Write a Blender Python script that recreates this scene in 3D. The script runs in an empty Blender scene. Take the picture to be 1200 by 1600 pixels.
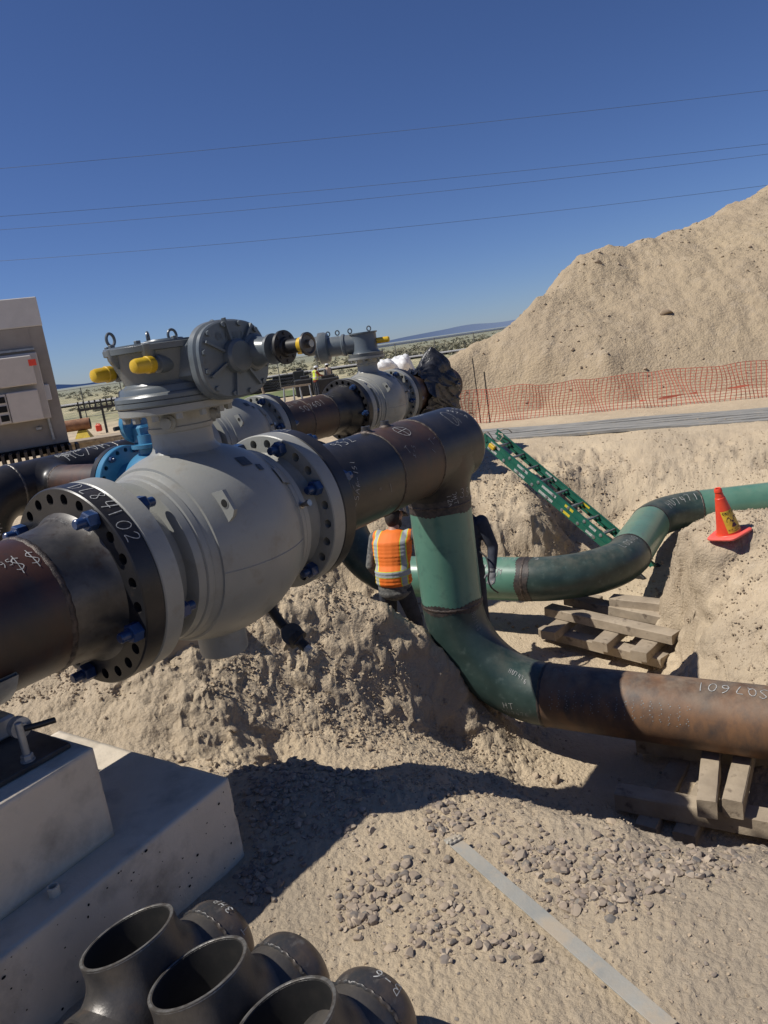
import bpy, math, random
import numpy as np
from mathutils import Vector, Matrix
from mathutils.geometry import tessellate_polygon
C = bpy.context.scene.collection
R = math.radians
random.seed(7)
# ------------------------------------------------------------------ camera frame (also used to turn a spot of the photo into a place)
CAMH, FPX = 2.5, 1150.0
_d = np.array([703., 5010., 1150.]); _d /= np.linalg.norm(_d)
_y = np.array([0, 0, 1.]) - _d[2] * _d; _y /= np.linalg.norm(_y)
_x = np.cross(_y, -_d)
if _x[0] < 0: _x = -_x
MW = np.array([_x, _y, -_d])
def ray(px, py): return MW @ np.array([(px - 600) / FPX, (py - 800) / FPX, 1.])
def at(px, py, D): return np.array([0, 0, CAMH]) + ray(px, py) * D
def atz(px, py, z):
    r = ray(px, py); return np.array([0, 0, CAMH]) + r * (z - CAMH) / r[2]
def V(*a): return np.array(a, float)
def unit(v): v = np.array(v, float); return v / np.linalg.norm(v)
Z = V(0, 0, 1)
# ------------------------------------------------------------------ noise
def _hash(ix, iy, iz, seed):
    h = (ix.astype(np.int64) * 374761393 + iy.astype(np.int64) * 668265263 + iz.astype(np.int64) * 2147483647 + seed * 1274126177) & 0xffffffff
    h = ((h ^ (h >> 13)) * 1274126177) & 0xffffffff
    h = ((h ^ (h >> 16)) * 2246822519) & 0xffffffff
    return ((h ^ (h >> 15)) & 0xffffff) / float(0xffffff)
def vnoise(x, y, seed=0, z=None):
    x = np.asarray(x, float); y = np.asarray(y, float)
    if z is None: z = np.zeros_like(x)
    ix, iy, iz = np.floor(x), np.floor(y), np.floor(z)
    fx, fy, fz = x - ix, y - iy, z - iz
    fx, fy, fz = [f * f * f * (f * (f * 6 - 15) + 10) for f in (fx, fy, fz)]
    r = 0
    for a in (0, 1):
        for b in (0, 1):
            for c in ((0, 1) if np.any(z) else (0,)):
                w = (fx if a else 1 - fx) * (fy if b else 1 - fy) * ((fz if c else 1 - fz) if np.any(z) else 1)
                r = r + w * _hash(ix + a, iy + b, iz + c, seed)
    return r * 2 - 1
def fbm(x, y, oct=4, seed=0, gain=.5):
    r = 0; a = 1; t = 0
    for o in range(oct):
        c, s = math.cos(o * 1.1), math.sin(o * 1.1)
        r = r + a * vnoise((x * c - y * s) * 2 ** o + 17.3 * o, (x * s + y * c) * 2 ** o - 9.1 * o, seed + o); t += a; a *= gain
    return r / t
def cells(x, y, seed=0):     # F1 distance, 0 at a cell's centre
    ix, iy = np.floor(x), np.floor(y); best = np.full(np.shape(x), 9.)
    for a in (-1, 0, 1):
        for b in (-1, 0, 1):
            cx = ix + a + _hash(ix + a, iy + b, ix * 0, seed); cy = iy + b + _hash(ix + a, iy + b, ix * 0, seed + 5)
            best = np.minimum(best, (x - cx) ** 2 + (y - cy) ** 2)
    return np.sqrt(best)
def dome(x, y, s=0): return np.sqrt(np.clip(1 - (1.1 * cells(x, y, s)) ** 2, 0, 1))
def sstep(a, b, x): t = np.clip((x - a) / (b - a), 0, 1); return t * t * (3 - 2 * t)
# ------------------------------------------------------------------ mesh builder
def frame(a):
    a = unit(a); u = V(0, 0, 1) if abs(a[2]) < .9 else V(0, 1, 0)
    e1 = unit(u - a * u.dot(a)); e2 = np.cross(e1, a) if False else np.cross(a, e1); return a, e1, e2
class MB:
    def __init__(s): s.v = []; s.f = []
    def ring(s, c, e1, e2, r1, r2=None, n=24):
        r2 = r1 if r2 is None else r2; k = len(s.v)
        for i in range(n):
            t = 2 * math.pi * i / n; s.v.append(c + e1 * (r1 * math.cos(t)) + e2 * (r2 * math.sin(t)))
        return k
    def bridge(s, a, b, n, close=True):
        for i in range(n if close else n - 1):
            j = (i + 1) % n; s.f.append((a + i, a + j, b + j, b + i))
    def cap(s, a, n, flip=False):
        f = tuple(range(a, a + n)); s.f.append(f[::-1] if flip else f)
    def lathe(s, o, a, prof, n=48, caps=True):          # prof: (t, r)
        a, e1, e2 = frame(a); o = np.array(o, float); ks = [s.ring(o + a * t, e1, e2, max(r, 1e-4), n=n) for t, r in prof]
        for p, q in zip(ks, ks[1:]): s.bridge(p, q, n)
        if caps: s.cap(ks[0], n, True); s.cap(ks[-1], n)
        return s
    def cyl(s, p, q, r, r2=None, n=24):
        p = np.array(p, float); q = np.array(q, float)
        return s.lathe(p, q - p, [(0, r), (np.linalg.norm(q - p), r if r2 is None else r2)], n)
    def tube(s, pts, r, n=12, caps=True, flat=1.0):
        pts = [np.array(p, float) for p in pts]; rs = r if hasattr(r, '__len__') else [r] * len(pts)
        T = [unit(pts[min(i + 1, len(pts) - 1)] - pts[max(i - 1, 0)]) for i in range(len(pts))]
        _, e1, e2 = frame(T[0]); ks = []
        for i, p in enumerate(pts):
            e1 = unit(e1 - T[i] * e1.dot(T[i])); e2 = np.cross(T[i], e1)
            ks.append(s.ring(p, e1, e2, rs[i], rs[i] * flat, n))
        for a, b in zip(ks, ks[1:]): s.bridge(a, b, n)
        if caps: s.cap(ks[0], n, True); s.cap(ks[-1], n)
        return s
    def box(s, c, d, ax=None, bev=0):                   # centre, full size, axes
        ax = [V(1, 0, 0), V(0, 1, 0), Z] if ax is None else [np.array(q, float) for q in ax]
        c = np.array(c, float); h = [q / 2 for q in d]
        if not bev:
            k = len(s.v)
            for sz in (-1, 1):
                for sy in (-1, 1):
                    for sx in (-1, 1): s.v.append(c + ax[0] * sx * h[0] + ax[1] * sy * h[1] + ax[2] * sz * h[2])
            for f in ((0, 2, 3, 1), (4, 5, 7, 6), (0, 1, 5, 4), (2, 6, 7, 3), (0, 4, 6, 2), (1, 3, 7, 5)): s.f.append(tuple(k + i for i in f))
            return s
        # chamfered box: 24 vertices
        k = len(s.v); idx = {}
        for sx in (-1, 1):
            for sy in (-1, 1):
                for sz in (-1, 1):
                    for m in range(3):
                        q = [h[j] - (bev if j != m else 0) for j in range(3)]
                        idx[(sx, sy, sz, m)] = len(s.v); s.v.append(c + ax[0] * sx * q[0] + ax[1] * sy * q[1] + ax[2] * sz * q[2])
        def key(m, a, b, sm):
            q = [0, 0, 0]; q[m] = sm; o = [j for j in range(3) if j != m]; q[o[0]] = a; q[o[1]] = b; return tuple(q)
        for m in range(3):
            for sm in (-1, 1):
                s.f.append(tuple(idx[key(m, a, b, sm) + (m,)] for a, b in ((-1, -1), (1, -1), (1, 1), (-1, 1))))
        for m in range(3):                              # edges along m
            o = [j for j in range(3) if j != m]
            for a in (-1, 1):
                for b in (-1, 1):
                    s.f.append((idx[key(m, a, b, -1) + (o[0],)], idx[key(m, a, b, 1) + (o[0],)], idx[key(m, a, b, 1) + (o[1],)], idx[key(m, a, b, -1) + (o[1],)]))
        for sx in (-1, 1):
            for sy in (-1, 1):
                for sz in (-1, 1): s.f.append(tuple(idx[(sx, sy, sz, m)] for m in range(3)))
        return s
    def hexa(s, o, a, r, h, phase=0.):
        a, e1, e2 = frame(a); k1 = len(s.v); o = np.array(o, float)
        for hh, rr in ((0, r), (h * .86, r), (h, r * .9)):
            for i in range(6):
                t = phase + math.pi * i / 3; s.v.append(o + a * hh + e1 * rr * math.cos(t) + e2 * rr * math.sin(t))
        s.bridge(k1, k1 + 6, 6); s.bridge(k1 + 6, k1 + 12, 6); s.cap(k1, 6, True); s.cap(k1 + 12, 6); return s
    def ball(s, c, r, n=16, m=10, rz=None, ax=None):
        r = r if hasattr(r, '__len__') else (r, r, r); ax = ax or [V(1, 0, 0), V(0, 1, 0), Z]; c = np.array(c, float); ks = []
        for j in range(m + 1):
            t = math.pi * j / m; q = max(math.sin(t), 1e-3); ks.append(s.ring(c - ax[2] * r[2] * math.cos(t), ax[0], ax[1], r[0] * q, r[1] * q, n))
        for a, b in zip(ks, ks[1:]): s.bridge(a, b, n)
        s.cap(ks[0], n, True); s.cap(ks[-1], n); return s
    def grid(s, fn, nu, nv):                            # fn(u, v) -> point
        k = len(s.v)
        for j in range(nv + 1):
            for i in range(nu + 1): s.v.append(np.array(fn(i / nu, j / nv), float))
        for j in range(nv):
            for i in range(nu):
                a = k + j * (nu + 1) + i; s.f.append((a, a + 1, a + nu + 2, a + nu + 1))
        return s
    def build(s, name, mat, parent=None, smooth=35, remesh=0, base=None, soften=0):
        off = np.array(base if base is not None else (world_loc(parent) if parent else (0, 0, 0)), float)
        me = bpy.data.meshes.new(name); vs = np.array(s.v, float) - off
        me.from_pydata(vs.tolist(), [], s.f); me.update()
        import bmesh
        bm = bmesh.new(); bm.from_mesh(me); bmesh.ops.recalc_face_normals(bm, faces=bm.faces); bm.to_mesh(me); bm.free()
        o = bpy.data.objects.new(name, me); C.objects.link(o)
        if remesh:
            m = o.modifiers.new('r', 'REMESH'); m.mode = 'VOXEL'; m.voxel_size = remesh
            if soften: q = o.modifiers.new('s', 'SMOOTH'); q.factor = .5; q.iterations = soften
            dg = bpy.context.evaluated_depsgraph_get(); dg.update(); nm = bpy.data.meshes.new_from_object(o.evaluated_get(dg)); o.modifiers.clear(); o.data = nm; me = nm
        if smooth:
            me.shade_smooth()
            if smooth < 180: me.set_sharp_from_angle(angle=R(smooth))
        me.materials.clear(); me.materials.append(mat)
        if parent: o.parent = parent
        elif base is not None: o.location = off.tolist()
        return o
def world_loc(o):
    p = V(0, 0, 0)
    while o: p = p + np.array(o.location); o = o.parent
    return p
def tag(o, label=None, cat=None, group=None, kind=None):
    if label: o['label'] = label
    if cat: o['category'] = cat
    if group: o['group'] = group
    if kind: o['kind'] = kind
    return o
def thing(name, loc, label, cat, group=None, rz=0):
    o = bpy.data.objects.new(name, None); C.objects.link(o); o.location = tuple(float(q) for q in loc); o.rotation_euler = (0, 0, rz)
    o.empty_display_size = .1
    return tag(o, label, cat, group)
def copy_tree(o, parent=None):
    c = o.copy(); C.objects.link(c)
    if parent: c.parent = parent
    for ch in list(o.children): copy_tree(ch, c)
    return c
# ------------------------------------------------------------------ materials
def mat(name, c1, c2=None, rough=.6, scale=8., mix=(.4, .6), metal=0., bump=0., bscale=40., c3=None, s3=30., m3=(.55, .7), rvar=0., stretch=None, spec=.5, detail=6, coat=0., bdist=.01, dust=0.):
    m = bpy.data.materials.new(name); m.use_nodes = True; nt = m.node_tree; N = nt.nodes; L = nt.links
    b = N['Principled BSDF']; b.inputs['Roughness'].default_value = rough; b.inputs['Metallic'].default_value = metal
    b.inputs['Specular IOR Level'].default_value = spec; b.inputs['Base Color'].default_value = (*c1, 1); b.inputs['Coat Weight'].default_value = coat
    tc = N.new('ShaderNodeTexCoord'); co = tc.outputs['Object']
    if stretch:
        mp = N.new('ShaderNodeMapping'); mp.inputs['Scale'].default_value = stretch; L.new(co, mp.inputs[0]); co = mp.outputs[0]
    def noise(sc, det=detail, rg=.6):
        n = N.new('ShaderNodeTexNoise'); n.inputs['Scale'].default_value = sc; n.inputs['Detail'].default_value = det; n.inputs['Roughness'].default_value = rg; L.new(co, n.inputs['Vector']); return n.outputs[0]
    def ramp(f, a, c):
        r = N.new('ShaderNodeMapRange'); r.inputs[1].default_value = a; r.inputs[2].default_value = c; L.new(f, r.inputs[0]); return r.outputs[0]
    col = None
    if c2:
        mx = N.new('ShaderNodeMix'); mx.data_type = 'RGBA'; mx.inputs[6].default_value = (*c1, 1); mx.inputs[7].default_value = (*c2, 1)
        f = ramp(noise(scale), *mix); L.new(f, mx.inputs[0]); col = mx.outputs[2]
        if rvar:
            rr = N.new('ShaderNodeMapRange'); rr.inputs[3].default_value = rough - rvar; rr.inputs[4].default_value = rough + rvar; L.new(noise(scale * 2.3), rr.inputs[0]); L.new(rr.outputs[0], b.inputs['Roughness'])
    if c3:
        mx = N.new('ShaderNodeMix'); mx.data_type = 'RGBA'; mx.inputs[7].default_value = (*c3, 1)
        if col: L.new(col, mx.inputs[6])
        else: mx.inputs[6].default_value = (*c1, 1)
        L.new(ramp(noise(s3), *m3), mx.inputs[0]); col = mx.outputs[2]
    if dust:
        ge = N.new('ShaderNodeNewGeometry'); sx = N.new('ShaderNodeSeparateXYZ'); L.new(ge.outputs['Normal'], sx.inputs[0])
        ml = N.new('ShaderNodeMath'); ml.operation = 'MULTIPLY'; L.new(ramp(sx.outputs[2], .35, 1.05), ml.inputs[0]); L.new(ramp(noise(7, 8, .7), .36, .72), ml.inputs[1])
        m2 = N.new('ShaderNodeMath'); m2.operation = 'MULTIPLY'; m2.inputs[1].default_value = dust; L.new(ml.outputs[0], m2.inputs[0])
        mx = N.new('ShaderNodeMix'); mx.data_type = 'RGBA'; mx.inputs[7].default_value = (.40, .33, .24, 1)
        if col: L.new(col, mx.inputs[6])
        else: mx.inputs[6].default_value = (*c1, 1)
        L.new(m2.outputs[0], mx.inputs[0]); col = mx.outputs[2]
    if col: L.new(col, b.inputs['Base Color'])
    if bump:
        bp = N.new('ShaderNodeBump'); bp.inputs['Strength'].default_value = bump; bp.inputs['Distance'].default_value = bdist; L.new(noise(bscale, 8, .65), bp.inputs['Height']); L.new(bp.outputs[0], b.inputs['Normal'])
    return m
M = {}
M['mill'] = mat('mill_black_steel', (.012, .013, .015), (.027, .025, .026), .36, 5, (.35, .65), bump=.12, bscale=120, c3=(.06, .045, .036), s3=14, m3=(.62, .88), rvar=.08, bdist=.003, dust=.04, spec=.4)
M['forged'] = mat('forged_steel', (.05, .048, .046), (.11, .10, .09), .38, 7, (.35, .65), metal=.35, bump=.15, bscale=160, c3=(.045, .03, .022), s3=18, m3=(.55, .75), rvar=.1, bdist=.003)
M['brown'] = mat('brown_rusted_steel', (.026, .017, .015), (.070, .033, .020), .5, 3, (.35, .65), bump=.2, bscale=90, c3=(.03, .022, .02), s3=9, m3=(.5, .72), stretch=(1, 1, .45), bdist=.003, dust=.1)
M['blackbrown'] = mat('black_brown_steel', (.014, .012, .013), (.06, .026, .016), .42, 2.2, (.4, .62), bump=.2, bscale=90, c3=(.03, .026, .026), s3=9, m3=(.5, .72), stretch=(1, 1, .45), bdist=.003)
M['rust'] = mat('weathered_rust_steel', (.075, .05, .036), (.19, .10, .05), .6, 3.2, (.38, .62), bump=.25, bscale=70, c3=(.055, .045, .042), s3=6, m3=(.5, .7), stretch=(1, 1, .5), bdist=.003, dust=.45)
M['orange_rust'] = mat('orange_rust_steel', (.20, .085, .04), (.30, .15, .075), .75, 4, bump=.2, bscale=60, c3=(.09, .05, .035), s3=8)
M['weld'] = mat('weld_bead_steel', (.035, .028, .025), (.10, .075, .06), .5, 30, metal=.3, bump=.8, bscale=150, bdist=.004)
M['scorch'] = mat('scorched_bare_steel', (.02, .018, .017), (.06, .045, .038), .55, 16, bump=.4, bscale=80)
M['green'] = mat('light_green_epoxy', (.085, .20, .145), (.10, .225, .165), .32, 3, (.4, .6), bump=.05, bscale=60, c3=(.07, .165, .125), s3=10, m3=(.55, .7), rvar=.06, coat=.15, bdist=.002, dust=.22)
M['dgreen'] = mat('dark_green_epoxy', (.018, .036, .032), (.038, .066, .058), .38, 4, (.35, .65), bump=.08, bscale=80, c3=(.075, .105, .095), s3=16, m3=(.58, .8), rvar=.1, bdist=.002, dust=.28)
M['grey'] = mat('light_grey_valve_paint', (.250, .255, .238), (.280, .283, .262), .38, 4, (.35, .65), bump=.3, bscale=70, c3=(.22, .21, .18), s3=9, m3=(.56, .75), rvar=.07, bdist=.003, dust=.25)
M['bgrey'] = mat('blue_grey_gearbox_paint', (.095, .115, .130), (.118, .139, .153), .33, 5, (.35, .65), bump=.12, bscale=120, c3=(.09, .10, .105), s3=22, m3=(.6, .75), rvar=.06, bdist=.003, dust=.3)
M['steel'] = mat('bright_steel', (.35, .34, .32), (.25, .23, .21), .3, 20, metal=.9, bump=.1, bscale=90)
M['blue'] = mat('blue_stud_coating', (.012, .035, .10), (.02, .05, .14), .3, 25, bump=.15, bscale=150, bdist=.002)
M['sky_blue'] = mat('sky_blue_valve_paint', (.04, .17, .30), (.048, .195, .33), .35, 6, rvar=.05, c3=(.04, .2, .34), s3=15, m3=(.6, .75))
M['black'] = mat('black_rubber', (.012, .012, .013), (.022, .021, .021), .5, 10)
M['dark'] = mat('dark_void', (.006, .006, .006), None, .9)
M['yellow'] = mat('yellow_plastic_cap', (.66, .43, .02), (.58, .36, .02), .35, 12, c3=(.38, .25, .03), s3=30, m3=(.62, .8))
M['yellow_paint'] = mat('yellow_steel_paint', (.68, .50, .04), (.55, .38, .03), .5, 8)
M['chalk'] = mat('white_chalk', (.50, .50, .48), (.26, .26, .25), .9, 90, (.35, .65))
M['chalk_dim'] = mat('faint_white_chalk', (.30, .30, .29), (.16, .16, .155), .9, 90, (.35, .65))
M['wood'] = mat('weathered_timber', (.24, .19, .135), (.38, .31, .225), .85, 5, (.3, .7), bump=.6, bscale=26, c3=(.12, .09, .065), s3=9, m3=(.58, .7), bdist=.008, dust=.4)
M['concrete'] = mat('cast_concrete', (.56, .485, .375), (.64, .56, .445), .85, 2.5, (.35, .65), bump=.5, bscale=60, c3=(.27, .235, .185), s3=4.5, m3=(.50, .78), bdist=.005, dust=.35)
M['galv'] = mat('galvanised_steel', (.30, .31, .31), (.40, .41, .41), .45, 14, metal=.5)
M['lath'] = mat('grey_flat_bar', (.23, .235, .22), (.31, .315, .29), .6, 6, (.3, .7), bump=.2, bscale=60, c3=(.36, .31, .24), s3=5, m3=(.52, .62), dust=.6)
def dirt_mat(name, c1, c2, c3, fine=1., grav=True):
    m = bpy.data.materials.new(name); m.use_nodes = True; nt = m.node_tree; N = nt.nodes; L = nt.links
    b = N['Principled BSDF']; b.inputs['Roughness'].default_value = .95; b.inputs['Specular IOR Level'].default_value = .12
    tc = N.new('ShaderNodeTexCoord')
    def noise(sc, det=9, rg=.68):
        n = N.new('ShaderNodeTexNoise'); n.inputs['Scale'].default_value = sc; n.inputs['Detail'].default_value = det; n.inputs['Roughness'].default_value = rg; L.new(tc.outputs['Object'], n.inputs['Vector']); return n.outputs[0]
    def rng(f, a, c, o0=0, o1=1):
        r = N.new('ShaderNodeMapRange'); r.inputs[1].default_value = a; r.inputs[2].default_value = c; r.inputs[3].default_value = o0; r.inputs[4].default_value = o1; L.new(f, r.inputs[0]); return r.outputs[0]
    def mx(f, A, B):
        x = N.new('ShaderNodeMix'); x.data_type = 'RGBA'; L.new(f, x.inputs[0])
        for i, q in ((6, A), (7, B)):
            if isinstance(q, tuple): x.inputs[i].default_value = (*q, 1)
            else: L.new(q, x.inputs[i])
        return x.outputs[2]
    col = mx(rng(noise(.9 * fine), .38, .62), c1, c2)
    col = mx(rng(noise(7 * fine), .52, .72), col, c3)
    col = mx(rng(noise(55 * fine, 4), .58, .75, 0, .45), col, tuple(q * .55 for q in c1))
    L.new(col, b.inputs['Base Color'])
    vo = N.new('ShaderNodeTexVoronoi'); vo.inputs['Scale'].default_value = 45 * fine; L.new(tc.outputs['Object'], vo.inputs['Vector'])
    n1 = noise(28 * fine); n2 = noise(140 * fine, 6)
    a1 = N.new('ShaderNodeMath'); a1.operation = 'MULTIPLY_ADD'; a1.inputs[1].default_value = -.35; L.new(vo.outputs['Distance'], a1.inputs[0]); L.new(n1, a1.inputs[2])
    a2 = N.new('ShaderNodeMath'); a2.operation = 'MULTIPLY_ADD'; a2.inputs[1].default_value = .35; L.new(n2, a2.inputs[0]); L.new(a1.outputs[0], a2.inputs[2])
    bp = N.new('ShaderNodeBump'); bp.inputs['Strength'].default_value = .75; bp.inputs['Distance'].default_value = .026 / fine; L.new(a2.outputs[0], bp.inputs['Height']); L.new(bp.outputs[0], b.inputs['Normal'])
    return m
M['dirt'] = dirt_mat('tan_trench_dirt', (.54, .435, .30), (.47, .375, .26), (.58, .475, .34))
M['heap'] = dirt_mat('spoil_heap_dirt', (.43, .34, .225), (.38, .30, .205), (.45, .365, .26), .35)
# ------------------------------------------------------------------ main axes of the pipework
A0 = V(-1.43, 3.24, 1.61); VP0 = V(.46, 5.85, 0)
DM = V(VP0[0] - A0[0], VP0[1] - A0[1], 0); TT = np.linalg.norm(DM); DM /= TT       # mainline direction
NM = V(DM[1], -DM[0], 0)                                            # to its right
ZB = -.43; ZS = -.36
_b1, _b2 = atz(860, 1085, ZB), atz(1200, 1128, ZB); BD = unit(_b2 - _b1)
FLOOR = -1.0
# ------------------------------------------------------------------ terrain
def rbf(points):
    P = np.array(points, float); n = len(P); d = np.hypot(P[:, None, 0] - P[None, :, 0], P[:, None, 1] - P[None, :, 1])
    Am = np.zeros((n + 1, n + 1)); Am[:n, :n] = d; Am[:n, n] = 1; Am[n, :n] = 1
    w = np.linalg.solve(Am, np.append(P[:, 2], 0))
    def f(x, y):
        x = np.asarray(x, float); y = np.asarray(y, float); r = np.full(x.shape, w[n])
        for i in range(n): r = r + w[i] * np.sqrt((x - P[i, 0]) ** 2 + (y - P[i, 1]) ** 2 + 1e-6)
        return r
    return f
CP = [(-6, -1, .5), (-3, -1, .45), (0, -1, .45), (3, -1, .42), (7, -1, .4), (-5, 2, .45), (-3, 1.5, .45), (-1, 1, .45), (1, 1, .42), (0, 2, .41), (.6, 1.8, .4), (2, 1.5, .36), (3.2, 1.3, .35), (6, 1, .4),
      (-.85, 2.7, .42), (-.4, 2.6, .4), (.1, 2.8, .37), (-.3, 3.0, .39), (.5, 2.4, .38), (-2, 3.2, .43), (-3.2, 3.4, .45),
      # crest of the near bank and its foot
      (-.07, 3.27, .33), tuple(atz(560, 1206, .38)), tuple(atz(480, 1188, .40)), tuple(atz(400, 1200, .40)), tuple(atz(330, 1185, .34)), (-.55, 3.95, .02), (-.9, 3.95, .05), (-.25, 3.75, .05), (.38, 3.0, .32), (.82, 2.84, .3), (1.35, 2.6, .29), (2.2, 2.4, .3), (3.5, 2.2, .3), (6, 2, .3),
      (.15, 3.55, .16), (.6, 3.35, .05), (1.0, 3.2, -.1), (1.0, 3.65, -.75), (1.45, 3.2, -.8), (1.5, 3.5, FLOOR), (2.2, 3.0, FLOOR), (3.5, 2.8, FLOOR), (6, 2.6, FLOOR),
      (-.35, 4.2, -.10), (.15, 4.1, -.18), (-.1, 4.6, -.25), (-.9, 4.4, -.02), (.3, 4.9, -.5), (.7, 4.2, -.55), (1.2, 4.2, FLOOR), (.35, 5.3, -.66), (.75, 5.0, -.88), (.8, 6.2, FLOOR), (1.4, 5.2, FLOOR), (2.0, 4.4, FLOOR), (3., 3.8, FLOOR), (4.5, 3.6, FLOOR),
      # berm between the valve and the welder
      (-1.35, 4.0, .22), (-2.2, 4.1, .36), (-3.3, 4.3, .5), (-.4, 4.7, -.16), (0.05, 5.15, -.42),
      (-.55, 4.95, .02), (-.2, 5.12, -.2), (.1, 5.25, -.42), (.3, 5.35, -.6), (-.95, 4.75, .20), (-1.3, 4.5, .36), (-1.9, 4.5, .46), (-1.45, 5.0, .66), (-1.0, 5.3, .70), (-2.4, 4.9, .66), (-3.4, 5.2, .66),
      (-.57, 5.55, .68), (-.12, 5.5, .43), (.16, 5.52, .16), (.36, 5.58, -.08), (-1.4, 5.7, .72), (-2.4, 6.0, .66), (-.8, 6.3, .5), (-.35, 6.2, .28), (.05, 6.1, .1), (.36, 6.0, -.25),
      (.45, 6.3, -.5), (0.0, 6.9, -.6), (-.5, 7.2, -.5), (.1, 7.5, FLOOR), (.6, 7.1, FLOOR), (-1.2, 7.2, .2), (-1.0, 8.2, -.5), (-.3, 8.6, FLOOR), (-.8, 9.6, -.9), (-2.2, 7.6, .55), (-2.2, 9, .5), (-1.9, 10.4, .4), (-4, 7, .55), (-4, 10, .45),
      # trench floor to the back
      (1.4, 6.4, FLOOR), (1.4, 7.4, FLOOR), (2.1, 6.4, FLOOR), (2.4, 7.2, FLOOR), (1.0, 8.6, FLOOR), (2.2, 8.6, FLOOR), (3.0, 8.3, FLOOR), (3.2, 9.2, -.95), (2.0, 5.6, FLOOR), (.3, 9.6, FLOOR), (1.3, 9.5, FLOOR), (3.9, 9.0, -.9), (4.3, 9.5, -.62),
      # right-hand mound under the cone
      (2.92, 6.75, .26), (2.82, 6.95, FLOOR), (2.72, 6.55, -.9), (2.95, 7.25, .22), (3.15, 7.75, -.5), (3.3, 7.55, .16), (2.8, 7.5, -.95), (3.22, 6.67, .3), (3.9, 7.3, .28), (4.0, 7.9, -.25), (6, 7.5, .32), (6, 8.6, -.1), (8, 7.5, .35), (5, 6.2, .3), (3.6, 6.0, .1),
      (2.75, 6.1, -.35), (2.6, 5.5, -.62), (3.2, 5.2, -.35), (4.2, 5.2, .1), (2.35, 5.2, -.9), (3.0, 4.6, -.9), (4.2, 4.4, -.6), (6, 4.8, .2), (6, 3.8, -.8), (2.3, 6.1, FLOOR),
      (5.0, 9.6, -.52), (5.6, 9.2, -.35), (6.4, 9.6, -.4),
      # back bank
      (3.17, 13.2, .3), (4.7, 12.6, .3), (6.39, 11.7, .3), (8, 10.8, .3), (2.0, 13.7, .3), (3.6, 11.1, -.75), (3.3, 10.3, -.93), (4.6, 10.5, -.55), (4.2, 11.4, -.2), (5.6, 10.4, -.3), (2.9, 11.5, -.75), (3.3, 12.5, .02), (7, 9.9, -.1),
      (2.72, 12.1, .1), (2.55, 12.9, .3), (3.05, 11.75, .12), (3.05, 11.35, -.55), (3.45, 12.0, -.05), (2.75, 11.45, -.1),
      # undug block left of the ladder
      (1.05, 10.0, -.95), (1.35, 10.35, -.3), (1.9, 10.0, -.93), (2.35, 10.05, -.93), (2.05, 10.25, -.25), (2.35, 10.5, -.25), (2.62, 10.4, -.93), (1.6, 10.8, .0), (2.2, 11.0, .05), (2.5, 10.95, -.2), (2.7, 11.0, -.85), (1.2, 11.3, .15), (2.2, 11.7, .18), (1.8, 12.6, .3), (0, 11, .1), (.4, 10.2, -.7), (0, 12.8, .3), (-1.5, 12, .35), (-3, 14, .3), (0, 15, .3), (3, 15, .3), (7, 14, .3), (10, 12, .3), (-6, 12, .35), (-7, 5, .5), (12, 6, .35), (12, 0, .35), (-10, 0, .5), (-9, 16, .25), (10, 18, .25), (0, 20, .2), (-6, 20, .2)]
_hf = rbf(CP)
def base_h(x, y):
    w = sstep(17, 26, np.hypot(x, y)); w = np.maximum(w, sstep(8, 14, np.abs(x)))
    far = .02 - .0 * x
    return _hf(x, y) * (1 - w) + w * far
def H(x, y):
    x = np.asarray(x, float); y = np.asarray(y, float); h = base_h(x, y); e = .05
    sl = np.hypot(base_h(x + e, y) - base_h(x - e, y), base_h(x, y + e) - base_h(x, y - e)) / (2 * e)
    rough = np.clip(sl * 1.9 - .14, 0, 1.15) * (1 - sstep(14, 18, np.hypot(x, y)))
    berm = np.exp(-(((x + .5) / 1.5) ** 2 + ((y - 5.6) / 1.1) ** 2)); rough = np.clip(rough + .22 * berm * (h > -.3), 0, .85)
    blk = np.exp(-(((x - 1.9) / .9) ** 2 + ((y - 11) / 1.1) ** 2)); md = sstep(2.6, 3.0, x) * sstep(4.6, 5.6, y) * sstep(8.2, 7.4, y); rough = np.clip(rough + .8 * blk, 0, 1.15); rough = np.maximum(rough, .55 * md); rough = np.clip(rough + (.55 * np.exp(-(((x - 3.0) / 1.0) ** 2 + ((y - 11.9) / 1.2) ** 2)) + .35 * np.exp(-(((x - 5.2) / 2.2) ** 2 + ((y - 11.2) / 1.1) ** 2))) * (h > -.75), 0, 1.3)
    h = h + fbm(x * .7, y * .7, 3, 3) * .03 + fbm(x * 3.1, y * 3.1, 4, 11) * .016
    wx_, wy_ = .35 * vnoise(x * 3.1, y * 3.1, 9), .35 * vnoise(x * 3.1 + 7, y * 3.1, 10); pat = np.clip(.55 + .9 * fbm(x * 1.3, y * 1.3, 2, 77), .15, 1.2)
    h = h + rough * pat * (fbm(x * 2.2, y * 2.2, 3, 21) * .11 + (dome(x * 4.3 + wx_, y * 4.3 + wy_, 31) - .6) * .075 + (dome(x * 9.5 + wx_ * 2, y * 9.5 + wy_ * 2, 33) - .6) * .040 + (dome(x * 21 + wx_ * 3, y * 21, 36) - .6) * .018 - np.abs(vnoise(x * 6.5, y * 6.5, 38)) * .05)
    h = h + (dome(x * 26, y * 26, 35) - .6) * (.0035 + .010 * rough) + (vnoise(x * 47, y * 47, 41)) * (.0035 + .006 * rough) + (dome(x * 61, y * 61, 43) - .6) * .0035 * (np.hypot(x, y) < 6)
    return h
def Hs(x, y): return float(H(np.array([x]), np.array([y]))[0])
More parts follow.
